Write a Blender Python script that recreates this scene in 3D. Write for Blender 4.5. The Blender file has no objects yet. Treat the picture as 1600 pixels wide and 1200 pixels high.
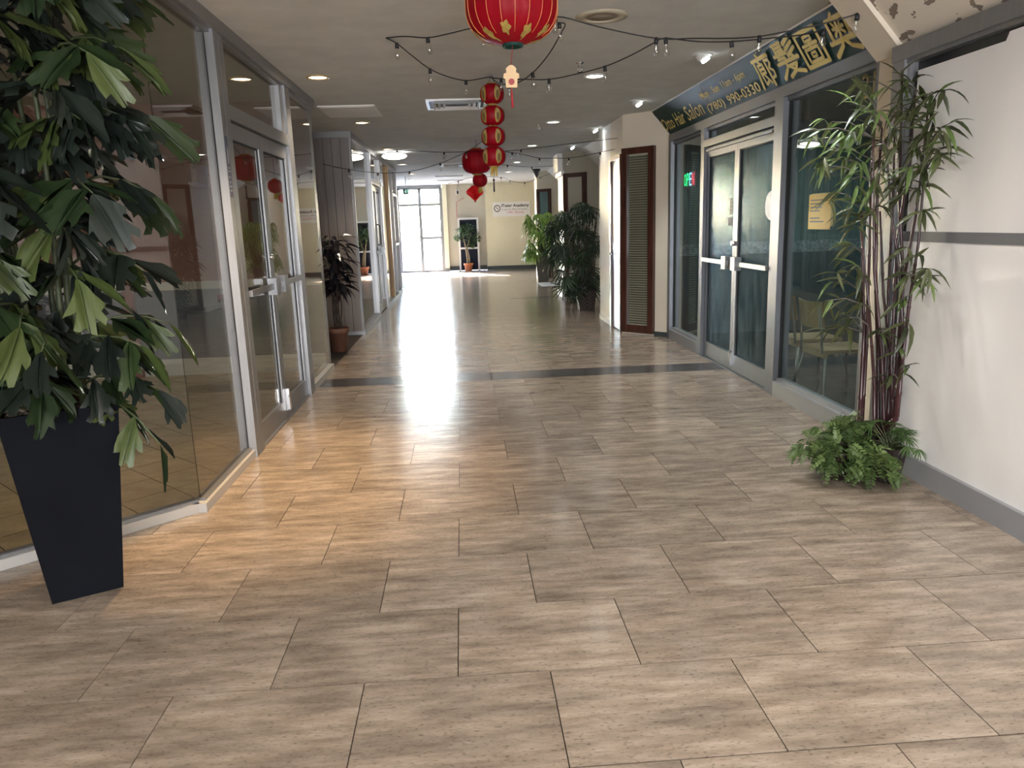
import bpy, bmesh, math, random
from mathutils import Vector, Matrix, noise
from mathutils.geometry import tessellate_polygon
random.seed(11)
C = bpy.context.scene.collection
SC = bpy.context.scene
PI = math.pi
R_ = random.uniform

# ------------------------------------------------------------------ camera, world, sun, exposure
FPX, HC = 1180.0, 1.45
rv = Vector((0.99728546, -0.04529098, 0.05805541))
av = Vector((-0.06619032, -0.20601736, 0.97630717))
dv = Vector((0.03225749, 0.97749965, 0.20845594))
cam = bpy.data.cameras.new('camera')
cam.sensor_fit = 'HORIZONTAL'; cam.sensor_width = 36.0; cam.lens = FPX * 36.0 / 1600.0
cam.clip_start = 0.05; cam.clip_end = 300
co = bpy.data.objects.new('camera', cam); C.objects.link(co)
M = Matrix(((rv[0], -rv[1], -rv[2], 0), (av[0], -av[1], -av[2], 0), (-dv[0], dv[1], dv[2], HC), (0, 0, 0, 1)))
co.matrix_world = M
SC.camera = co

SC.view_settings.view_transform = 'Standard'
SC.view_settings.look = 'None'
SC.view_settings.gamma = 1.0
SC.view_settings.use_curve_mapping = False
SC.view_settings.exposure = 0.6
SC.cycles.use_denoising = True
SC.cycles.max_bounces = 8
SC.cycles.diffuse_bounces = 4
SC.cycles.glossy_bounces = 4
SC.cycles.transparent_max_bounces = 32
SC.cycles.sample_clamp_indirect = 6.0

world = bpy.data.worlds.new('world'); SC.world = world
world.use_nodes = True
wn = world.node_tree; wn.nodes.clear()
wo = wn.nodes.new('ShaderNodeOutputWorld'); wb = wn.nodes.new('ShaderNodeBackground')
sky = wn.nodes.new('ShaderNodeTexSky'); sky.sky_type = 'NISHITA'; sky.sun_disc = False
sky.sun_elevation = math.radians(34); sky.sun_rotation = math.radians(-34); sky.dust_density = 1.0; sky.air_density = 1.0; sky.ozone_density = 1.5
wn.links.new(sky.outputs[0], wb.inputs[0]); wb.inputs[1].default_value = 16.0
wn.links.new(wb.outputs[0], wo.inputs[0])

sun = bpy.data.lights.new('sun', 'SUN'); sun.energy = 130.0; sun.angle = 0.009; sun.color = (1, .97, .93)
so = bpy.data.objects.new('sun', sun); C.objects.link(so)
so.rotation_euler = Vector((0.56, -0.83, -0.68)).to_track_quat('-Z', 'Y').to_euler()
so.location = (-8, 40, 12)

# added fill light behind the camera, standing in for unseen window daylight
al = bpy.data.lights.new('rear_fill', 'AREA'); al.shape = 'RECTANGLE'; al.size = 4.2; al.size_y = 2.2
al.energy = 520.0; al.color = (.92, .94, 1.0)
ao = bpy.data.objects.new('rear_fill', al); C.objects.link(ao)
ao.location = (0.3, -5.4, 1.35); ao.rotation_euler = (math.radians(90), 0, 0)

WARM = (1.0, .84, .64); AMBER = (1.0, .68, .36); NEUT = (1.0, .945, .87); COOL = (.90, .97, 1.0)

# ------------------------------------------------------------------ pixel rays (photo measurements -> points in the room)
def ray(x, y):
    v = Vector((x - 800.0, y - 600.0, FPX))
    return Vector((v.dot(rv), v.dot(av), -v.dot(dv)))
def at(x, y, axis, val):
    v = ray(x, y); c = Vector((0, 0, HC)); t = (val - c[axis]) / v[axis]
    return c + v * t

# ------------------------------------------------------------------ materials
def newmat(name):
    m = bpy.data.materials.new(name); m.use_nodes = True
    nt = m.node_tree; nt.nodes.clear()
    out = nt.nodes.new('ShaderNodeOutputMaterial')
    return m, nt, out
def pm(name, col, rough=.5, metal=0.0, var=0.0, scale=8.0, stretch=(1, 1, 1), bump=0.0, bscale=60.0, col2=None, spec=.5, emit=0.0, trans=0.0, coords='Object', rand=0.0, coat=0.0):
    m, nt, out = newmat(name)
    b = nt.nodes.new('ShaderNodeBsdfPrincipled')
    b.inputs['Base Color'].default_value = (*col, 1)
    b.inputs['Roughness'].default_value = rough
    b.inputs['Metallic'].default_value = metal
    b.inputs['Specular IOR Level'].default_value = spec
    b.inputs['Coat Weight'].default_value = coat
    if emit:
        b.inputs['Emission Color'].default_value = (*col, 1); b.inputs['Emission Strength'].default_value = emit
    if var or bump or col2:
        tc = nt.nodes.new('ShaderNodeTexCoord'); mp = nt.nodes.new('ShaderNodeMapping')
        mp.inputs['Scale'].default_value = stretch
        nt.links.new(tc.outputs[coords], mp.inputs['Vector'])
    if var or col2:
        n = nt.nodes.new('ShaderNodeTexNoise'); n.inputs['Scale'].default_value = scale; n.inputs['Detail'].default_value = 6
        nt.links.new(mp.outputs[0], n.inputs['Vector'])
        r = nt.nodes.new('ShaderNodeValToRGB')
        c2 = col2 or tuple(min(1, c * (1 + var)) for c in col); c1 = col if col2 else tuple(c * (1 - var) for c in col)
        r.color_ramp.elements[0].position = .32; r.color_ramp.elements[1].position = .68
        r.color_ramp.elements[0].color = (*c1, 1); r.color_ramp.elements[1].color = (*c2, 1)
        nt.links.new(n.outputs['Fac'], r.inputs['Fac'])
        last = r.outputs['Color']
        if rand:
            oi = nt.nodes.new('ShaderNodeObjectInfo'); hs = nt.nodes.new('ShaderNodeHueSaturation')
            mr = nt.nodes.new('ShaderNodeMapRange'); mr.inputs['To Min'].default_value = 1 - rand; mr.inputs['To Max'].default_value = 1 + rand
            nt.links.new(oi.outputs['Random'], mr.inputs['Value']); nt.links.new(mr.outputs[0], hs.inputs['Value'])
            nt.links.new(last, hs.inputs['Color']); last = hs.outputs['Color']
        nt.links.new(last, b.inputs['Base Color'])
    if bump:
        n2 = nt.nodes.new('ShaderNodeTexNoise'); n2.inputs['Scale'].default_value = bscale; n2.inputs['Detail'].default_value = 4
        nt.links.new(mp.outputs[0], n2.inputs['Vector'])
        bp = nt.nodes.new('ShaderNodeBump'); bp.inputs['Strength'].default_value = bump; bp.inputs['Distance'].default_value = .01
        nt.links.new(n2.outputs['Fac'], bp.inputs['Height']); nt.links.new(bp.outputs[0], b.inputs['Normal'])
    nt.links.new(b.outputs[0], out.inputs['Surface'])
    return m
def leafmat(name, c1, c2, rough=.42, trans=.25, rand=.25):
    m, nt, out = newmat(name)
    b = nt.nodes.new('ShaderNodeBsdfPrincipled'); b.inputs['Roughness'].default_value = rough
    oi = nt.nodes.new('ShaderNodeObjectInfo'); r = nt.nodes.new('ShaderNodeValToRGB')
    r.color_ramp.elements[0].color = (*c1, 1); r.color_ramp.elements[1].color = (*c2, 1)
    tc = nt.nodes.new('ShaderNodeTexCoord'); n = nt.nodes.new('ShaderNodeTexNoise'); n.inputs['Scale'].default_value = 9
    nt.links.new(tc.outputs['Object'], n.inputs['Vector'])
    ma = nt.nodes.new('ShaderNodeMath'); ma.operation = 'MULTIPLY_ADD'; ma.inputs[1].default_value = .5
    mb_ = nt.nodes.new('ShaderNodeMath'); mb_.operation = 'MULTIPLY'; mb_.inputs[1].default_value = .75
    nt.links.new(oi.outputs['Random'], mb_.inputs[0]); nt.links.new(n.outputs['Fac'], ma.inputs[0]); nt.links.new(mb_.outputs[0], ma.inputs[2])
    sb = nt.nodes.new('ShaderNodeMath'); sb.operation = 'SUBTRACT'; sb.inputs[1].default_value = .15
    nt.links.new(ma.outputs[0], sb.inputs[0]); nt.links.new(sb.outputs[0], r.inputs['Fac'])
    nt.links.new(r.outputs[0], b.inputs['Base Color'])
    t = nt.nodes.new('ShaderNodeBsdfTranslucent'); nt.links.new(r.outputs[0], t.inputs['Color'])
    mx = nt.nodes.new('ShaderNodeMixShader'); mx.inputs[0].default_value = trans
    nt.links.new(b.outputs[0], mx.inputs[1]); nt.links.new(t.outputs[0], mx.inputs[2]); nt.links.new(mx.outputs[0], out.inputs['Surface'])
    return m
def glassmat(name, tint=(.93, .96, .94), rough=0.0, r0=.045, haze=0.0, hcol=(.6, .7, .7), gcol=(1, 1, 1)):
    m, nt, out = newmat(name)
    t = nt.nodes.new('ShaderNodeBsdfTransparent'); t.inputs[0].default_value = (*tint, 1)
    g = nt.nodes.new('ShaderNodeBsdfGlossy'); g.inputs['Roughness'].default_value = rough
    g.inputs['Color'].default_value = (*gcol, 1)
    lw = nt.nodes.new('ShaderNodeLayerWeight'); lw.inputs['Blend'].default_value = .5
    p = nt.nodes.new('ShaderNodeMath'); p.operation = 'POWER'; p.inputs[1].default_value = 5
    q = nt.nodes.new('ShaderNodeMath'); q.operation = 'MULTIPLY_ADD'; q.inputs[1].default_value = 1 - r0; q.inputs[2].default_value = r0
    nt.links.new(lw.outputs['Facing'], p.inputs[0]); nt.links.new(p.outputs[0], q.inputs[0])
    mx = nt.nodes.new('ShaderNodeMixShader'); nt.links.new(q.outputs[0], mx.inputs[0])
    src = t
    if haze:
        d = nt.nodes.new('ShaderNodeBsdfDiffuse'); d.inputs[0].default_value = (*hcol, 1)
        tc = nt.nodes.new('ShaderNodeTexCoord'); mp = nt.nodes.new('ShaderNodeMapping'); mp.inputs['Scale'].default_value = (1, 3.0, .9)
        n = nt.nodes.new('ShaderNodeTexNoise'); n.inputs['Scale'].default_value = 4.0; n.inputs['Detail'].default_value = 5
        nt.links.new(tc.outputs['Object'], mp.inputs[0]); nt.links.new(mp.outputs[0], n.inputs['Vector'])
        mr = nt.nodes.new('ShaderNodeMapRange'); mr.inputs['From Min'].default_value = .35; mr.inputs['From Max'].default_value = .75
        mr.inputs['To Min'].default_value = 0; mr.inputs['To Max'].default_value = haze
        nt.links.new(n.outputs['Fac'], mr.inputs['Value'])
        m2 = nt.nodes.new('ShaderNodeMixShader'); nt.links.new(mr.outputs[0], m2.inputs[0])
        nt.links.new(t.outputs[0], m2.inputs[1]); nt.links.new(d.outputs[0], m2.inputs[2]); src = m2
    nt.links.new(src.outputs[0], mx.inputs[1]); nt.links.new(g.outputs[0], mx.inputs[2]); nt.links.new(mx.outputs[0], out.inputs['Surface'])
    return m
def emat(name, col, strength):
    m, nt, out = newmat(name)
    e = nt.nodes.new('ShaderNodeEmission'); e.inputs[0].default_value = (*col, 1); e.inputs[1].default_value = strength
    nt.links.new(e.outputs[0], out.inputs['Surface'])
    return m
def tilemat(name, cols, rough, sx=3.2, sy=15, bump=.12, spec=.5, rand=.10):
    """vinyl tile: streaks run along x, fine specks, each tile shifted by a random offset"""
    m, nt, out = newmat(name)
    b = nt.nodes.new('ShaderNodeBsdfPrincipled')
    g = nt.nodes.new('ShaderNodeNewGeometry'); oi = nt.nodes.new('ShaderNodeObjectInfo')
    off = nt.nodes.new('ShaderNodeVectorMath'); off.operation = 'MULTIPLY_ADD'
    off.inputs[1].default_value = (37, 23, 11)
    cx = nt.nodes.new('ShaderNodeCombineXYZ')
    for i in range(3): nt.links.new(oi.outputs['Random'], cx.inputs[i])
    nt.links.new(cx.outputs[0], off.inputs[0]); nt.links.new(g.outputs['Position'], off.inputs[2])
    mp = nt.nodes.new('ShaderNodeMapping'); mp.inputs['Scale'].default_value = (sx, sy, 1)
    nt.links.new(off.outputs[0], mp.inputs[0])
    n = nt.nodes.new('ShaderNodeTexNoise'); n.inputs['Scale'].default_value = 1.6; n.inputs['Detail'].default_value = 9; n.inputs['Roughness'].default_value = .68
    nt.links.new(mp.outputs[0], n.inputs['Vector'])
    r = nt.nodes.new('ShaderNodeValToRGB'); els = r.color_ramp.elements
    els[0].position = .34; els[0].color = (*cols[0], 1); els[1].position = .66; els[1].color = (*cols[-1], 1)
    e = els.new(.5); e.color = (*cols[1], 1)
    nt.links.new(n.outputs['Fac'], r.inputs['Fac'])
    mp3 = nt.nodes.new('ShaderNodeMapping'); mp3.inputs['Scale'].default_value = (1.1, 4.5, 1)
    nt.links.new(off.outputs[0], mp3.inputs[0])
    n3 = nt.nodes.new('ShaderNodeTexNoise'); n3.inputs['Scale'].default_value = 2.2; n3.inputs['Detail'].default_value = 4
    nt.links.new(mp3.outputs[0], n3.inputs['Vector'])
    hs = nt.nodes.new('ShaderNodeHueSaturation')
    mr = nt.nodes.new('ShaderNodeMapRange'); mr.inputs['To Min'].default_value = 1 - rand; mr.inputs['To Max'].default_value = 1 + rand
    nt.links.new(oi.outputs['Random'], mr.inputs['Value'])
    mm = nt.nodes.new('ShaderNodeMapRange'); mm.inputs['From Min'].default_value = .3; mm.inputs['From Max'].default_value = .7
    mm.inputs['To Min'].default_value = .76; mm.inputs['To Max'].default_value = 1.24
    nt.links.new(n3.outputs['Fac'], mm.inputs['Value'])
    mu = nt.nodes.new('ShaderNodeMath'); mu.operation = 'MULTIPLY'
    nt.links.new(mr.outputs[0], mu.inputs[0]); nt.links.new(mm.outputs[0], mu.inputs[1])
    nt.links.new(mu.outputs[0], hs.inputs['Value']); nt.links.new(r.outputs[0], hs.inputs['Color'])
    # specks
    n4 = nt.nodes.new('ShaderNodeTexNoise'); n4.inputs['Scale'].default_value = 95; n4.inputs['Detail'].default_value = 2
    mp4 = nt.nodes.new('ShaderNodeMapping'); mp4.inputs['Scale'].default_value = (.6, 1.6, 1)
    nt.links.new(off.outputs[0], mp4.inputs[0]); nt.links.new(mp4.outputs[0], n4.inputs['Vector'])
    m4 = nt.nodes.new('ShaderNodeMapRange'); m4.inputs['From Min'].default_value = .3; m4.inputs['From Max'].default_value = .42
    m4.inputs['To Min'].default_value = .62; m4.inputs['To Max'].default_value = 1
    nt.links.new(n4.outputs['Fac'], m4.inputs['Value'])
    mc = nt.nodes.new('ShaderNodeMix'); mc.data_type = 'RGBA'; mc.blend_type = 'MULTIPLY'; mc.inputs[0].default_value = 1
    nt.links.new(hs.outputs[0], mc.inputs[6]); nt.links.new(m4.outputs[0], mc.inputs[7])
    nt.links.new(mc.outputs[2], b.inputs['Base Color'])
    rr = nt.nodes.new('ShaderNodeMapRange'); rr.inputs['To Min'].default_value = rough - .05; rr.inputs['To Max'].default_value = rough + .09
    nt.links.new(n.outputs['Fac'], rr.inputs['Value']); nt.links.new(rr.outputs[0], b.inputs['Roughness'])
    b.inputs['Specular IOR Level'].default_value = spec
    bp = nt.nodes.new('ShaderNodeBump'); bp.inputs['Strength'].default_value = bump; bp.inputs['Distance'].default_value = .004
    nt.links.new(n.outputs['Fac'], bp.inputs['Height']); nt.links.new(bp.outputs[0], b.inputs['Normal'])
    nt.links.new(b.outputs[0], out.inputs['Surface'])
    return m

MT = dict(
    alu=pm('brushed_aluminium', (.27, .268, .27), .38, .7, var=.06, scale=3, stretch=(40, 40, 1)),
    sill=pm('pale_aluminium_sill', (.52, .50, .46), .4, .45),
    sill_grey=pm('light_grey_sill', (.36, .365, .37), .4, .5),
    alu_salon=pm('grey_aluminium', (.165, .172, .185), .4, .65, var=.06, scale=3, stretch=(40, 40, 1)),
    blocker=pm('slate_grey_blocker', (.22, .25, .27), .7, var=.05, scale=2),
    alu_dark=pm('bronze_aluminium', (.20, .195, .19), .42, .6),
    chrome=pm('chrome', (.75, .75, .75), .15, 1),
    rubber=pm('black_gasket', (.012, .012, .012), .6),
    ceil=pm('textured_ceiling', (.56, .555, .515), .95, var=.06, scale=5, bump=.35, bscale=130, coords='Object'),
    cream=pm('cream_paint', (.66, .58, .46), .7, var=.04, scale=2),
    cream_white=pm('white_paint', (.78, .76, .71), .6, var=.03, scale=2),
    yellow_wall=pm('straw_paint', (.70, .655, .47), .7, var=.04, scale=1.5),
    beige_wall=pm('grey_beige_paint', (.44, .41, .33), .7, var=.04, scale=1.5),
    board=pm('white_board', (.84, .82, .80), .42, var=.03, scale=1.2, stretch=(1, 3, .5)),
    soffit=None,
    pink=pm('pink_paint', (.42, .22, .20), .7, var=.05, scale=2),
    pink_trim=pm('dusty_red_trim', (.28, .10, .09), .6),
    bluegrey=pm('blue_grey_paint', (.17, .19, .25), .6, var=.06, scale=2),
    white=pm('white_trim', (.75, .74, .72), .5),
    black=pm('matte_black', (.012, .012, .014), .55),
    black_sat=pm('satin_black_planter', (.0045, .005, .007), .7, var=.15, scale=3, spec=.06),
    grey_strip=pm('grey_trim', (.16, .16, .17), .5),
    base_grey=pm('grey_vinyl_baseboard', (.25, .25, .26), .45, var=.05, scale=4),
    base_dark=pm('dark_baseboard', (.045, .055, .05), .5),
    wood=pm('dark_stained_wood', (.055, .017, .010), .35, var=.4, scale=4, stretch=(8, 8, .8), coat=.3),
    wood_edge=pm('walnut_door', (.075, .035, .022), .3, var=.35, scale=4, stretch=(8, 8, .6), coat=.3),
    panel=pm('grey_panelling', (.16, .135, .12), .38, var=.12, scale=3, stretch=(6, 6, .5)),
    orange=pm('honey_wood', (.48, .28, .10), .4, var=.2, scale=3, stretch=(8, 8, .6)),
    terracotta=pm('terracotta', (.40, .13, .06), .75, var=.12, scale=9),
    terracotta_dark=pm('brown_terracotta', (.17, .075, .045), .65, var=.12, scale=9),
    darkpot=pm('dark_brown_pot', (.022, .012, .014), .4, var=.15, scale=6),
    greypot=pm('grey_planter', (.11, .105, .09), .5, var=.1, scale=4),
    basket=pm('woven_dark', (.014, .010, .009), .8), basket_l=pm('woven_tan', (.15, .11, .08), .7),
    soil=pm('soil', (.03, .02, .014), .95, var=.4, scale=40),
    pebble=pm('pebbles', (.10, .075, .055), .55, var=.5, scale=30),
    cane=pm('purple_brown_cane', (.038, .013, .014), .3, var=.35, scale=10, stretch=(1, 1, .25)),
    cane_green=pm('olive_stem', (.06, .075, .03), .5, var=.3, scale=12),
    bark=pm('dark_bark', (.045, .03, .022), .8, var=.3, scale=20, stretch=(1, 1, .3)),
    bark_l=pm('pale_bark', (.22, .17, .11), .8, var=.3, scale=20, stretch=(1, 1, .3)),
    twig=pm('grey_twig', (.10, .085, .07), .6),
    wire=pm('black_wire', (.01, .01, .01), .5),
    red=None,
    gold=pm('gold_print', (.36, .25, .06), .5, .1),
    robe=pm('olive_print', (.15, .09, .035), .5), face=pm('pale_print', (.42, .27, .17), .5),
    gold_rib=pm('orange_gold_rib', (.80, .30, .10), .4),
    tag=pm('cream_tag', (.66, .45, .24), .6), tagred=pm('tag_red', (.30, .015, .015), .5),
    tassel=pm('red_tassel', (.35, .012, .02), .7),
    goldtassel=pm('gold_tassel', (.55, .36, .05), .55),
    banner=pm('green_vinyl_banner', (.014, .046, .037), .5, var=.12, scale=2.5, bump=.2, bscale=5, spec=.14),
    yellowtext=pm('yellow_letter', (.80, .67, .24), .55, spec=.2), darktext=pm('dark_letter_edge', (.008, .02, .012), .5),
    signwhite=pm('white_sign', (.78, .77, .72), .5), ink=pm('black_ink', (.02, .025, .02), .6), pinkink=pm('pink_ink', (.55, .15, .18), .6), greyink=pm('grey_ink', (.12, .12, .12), .6),
    navy=pm('navy_board', (.008, .010, .022), .6, spec=.15),
    note=pm('yellow_paper', (.70, .52, .12), .6), noteedge=pm('pale_yellow_paper', (.85, .72, .30), .6), paper=pm('white_paper', (.75, .75, .72), .6),
    sticker=pm('blue_grey_sticker', (.10, .11, .17), .5), stickerpale=pm('pale_sticker_print', (.36, .36, .40), .5),
    teal=pm('teal_panelling', (.10, .17, .17), .6, var=.35, scale=5, stretch=(9, 9, .35)),
    teal_dado=pm('dado_border', (.20, .26, .28), .6, var=.5, scale=30),
    teal_low=pm('dark_teal_lower', (.05, .085, .095), .6, var=.3, scale=5, stretch=(9, 9, .35)),
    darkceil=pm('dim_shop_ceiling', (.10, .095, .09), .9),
    tan=pm('tan_plywood', (.50, .35, .19), .45, var=.15, scale=5, stretch=(1, 8, 1)),
    tube_metal=pm('grey_steel_tube', (.42, .42, .40), .3, .8),
    lampwhite=pm('lamp_trim', (.70, .68, .63), .45),
    brass_trim=pm('warm_lamp_trim', (.62, .47, .22), .35, .5),
    speaker=pm('beige_speaker_grille', (.40, .35, .25), .7, var=.05, scale=90),
    vent=pm('vent_white', (.80, .80, .78), .4, .1),
    blind=pm('window_blind', (.17, .14, .10), .6),
    dark_int=pm('dark_interior', (.03, .03, .032), .7),
    shopwall=pm('shop_cream_wall', (.52, .47, .38), .7),
    snow=pm('bright_pavement', (.62, .66, .70), .9, var=.1, scale=.4),
    mat=pm('floor_mat', (.06, .058, .055), .9, var=.2, scale=40),
    green_sign=emat('exit_green', (.45, .75, .65), .7), greenboard=pm('exit_face', (.02, .07, .055), .4),
    em_warm=emat('lamp_warm', WARM, 9), em_neut=emat('lamp_neutral', NEUT, 12), em_cool=emat('lamp_cool', COOL, 14), em_tube=emat('tube_light', (.95, 1, .97), 5),
    neon_g=emat('neon_green', (.02, 1, .25), 3.0), neon_b=emat('neon_blue', (.25, .75, 1), 3.0), neon_r=emat('neon_red', (1, .05, .10), 3.0), neon_w=emat('neon_pale', (.75, .8, 1), 3.0),
    poster=pm('blue_poster', (.20, .26, .36), .5, col2=(.45, .5, .5), scale=4),
    glass=glassmat('shop_glass'), glass_tint=glassmat('shop_glass_tinted', (.66, .66, .62)), glass_salon=glassmat('salon_glass', (.80, .88, .87), haze=.05),
    glass_door=glassmat('smeared_glass_painted_haze', (.80, .87, .87), rough=.20, gcol=(.20, .24, .26), haze=.20, hcol=(.34, .43, .45)),  # streaked blue-grey haze paints blurred reflections into the smeared glass
    glass_ext=glassmat('window_glass', (.96, .98, 1.0)), bulbglass=glassmat('bulb_glass', (.95, .95, .93), .03, .12),
    tile=tilemat('travertine_vinyl_tile', ((.19, .146, .110), (.265, .210, .163), (.345, .283, .226)), .145, bump=.05),
    tile_dark=tilemat('charcoal_vinyl_tile', ((.035, .033, .033), (.060, .055, .055), (.09, .085, .085)), .16, bump=.05),
    tile_shop=tilemat('beige_shop_tile', ((.36, .28, .18), (.42, .33, .22), (.47, .38, .26)), .30, sx=4, sy=4, bump=.03, rand=.06),
    grout=pm('dark_joint', (.035, .026, .02), .9), grout_shop=pm('brown_grout', (.05, .036, .022), .9),
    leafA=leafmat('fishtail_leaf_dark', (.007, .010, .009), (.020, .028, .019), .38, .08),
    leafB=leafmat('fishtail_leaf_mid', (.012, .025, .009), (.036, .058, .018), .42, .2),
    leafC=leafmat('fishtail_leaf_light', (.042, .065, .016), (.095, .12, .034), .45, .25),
    bamboo=leafmat('bamboo_leaf', (.024, .034, .012), (.085, .095, .038), .40, .22),
    bamboo2=leafmat('bamboo_leaf_bright', (.045, .085, .018), (.14, .20, .06), .38, .3),
    fern=leafmat('fern_leaf', (.026, .058, .014), (.17, .24, .075), .45, .3),
    palm=leafmat('palm_leaf_dark', (.006, .016, .007), (.022, .052, .018), .42, .15),
    palm2=leafmat('palm_leaf_pale', (.06, .12, .02), (.20, .30, .06), .45, .3),
    croton=leafmat('dark_purple_leaf', (.006, .008, .011), (.022, .014, .018), .3, .06),
    ficus=leafmat('ficus_leaf', (.035, .075, .025), (.10, .17, .06), .45, .3),
    grassy=leafmat('small_palm_leaf', (.03, .07, .015), (.09, .15, .04), .45, .3),
)
def redmat():
    m, nt, out = newmat('red_silk')
    b = nt.nodes.new('ShaderNodeBsdfPrincipled'); b.inputs['Roughness'].default_value = .5; b.inputs['Specular IOR Level'].default_value = .25
    tc = nt.nodes.new('ShaderNodeTexCoord'); n = nt.nodes.new('ShaderNodeTexNoise'); n.inputs['Scale'].default_value = 12
    nt.links.new(tc.outputs['Object'], n.inputs['Vector'])
    r = nt.nodes.new('ShaderNodeValToRGB'); r.color_ramp.elements[0].color = (.24, .002, .010, 1); r.color_ramp.elements[1].color = (.42, .004, .016, 1)
    nt.links.new(n.outputs['Fac'], r.inputs[0]); nt.links.new(r.outputs[0], b.inputs['Base Color'])
    t = nt.nodes.new('ShaderNodeBsdfTranslucent'); t.inputs[0].default_value = (.75, .01, .02, 1)
    mx = nt.nodes.new('ShaderNodeMixShader'); mx.inputs[0].default_value = .35
    nt.links.new(b.outputs[0], mx.inputs[1]); nt.links.new(t.outputs[0], mx.inputs[2]); nt.links.new(mx.outputs[0], out.inputs[0])
    return m
MT['red'] = redmat()
def soffitmat():
    """painted soffit with flakes of peeled paint"""
    m, nt, out = newmat('peeling_soffit_paint')
    b = nt.nodes.new('ShaderNodeBsdfPrincipled'); b.inputs['Roughness'].default_value = .7
    tc = nt.nodes.new('ShaderNodeTexCoord'); n = nt.nodes.new('ShaderNodeTexNoise'); n.inputs['Scale'].default_value = 9; n.inputs['Detail'].default_value = 3
    mp = nt.nodes.new('ShaderNodeMapping'); mp.inputs['Scale'].default_value = (1.4, .8, 1.4); mp.inputs['Location'].default_value = (3.3, 1.2, .4)
    nt.links.new(tc.outputs['Object'], mp.inputs[0]); nt.links.new(mp.outputs[0], n.inputs['Vector'])
    r = nt.nodes.new('ShaderNodeValToRGB'); r.color_ramp.interpolation = 'LINEAR'
    r.color_ramp.elements[0].position = .60; r.color_ramp.elements[0].color = (.74, .66, .55, 1)
    r.color_ramp.elements[1].position = .61; r.color_ramp.elements[1].color = (.24, .19, .145, 1)
    nt.links.new(n.outputs['Fac'], r.inputs[0]); nt.links.new(r.outputs[0], b.inputs['Base Color']); nt.links.new(b.outputs[0], out.inputs[0])
    return m
MT['soffit'] = soffitmat()

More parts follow.
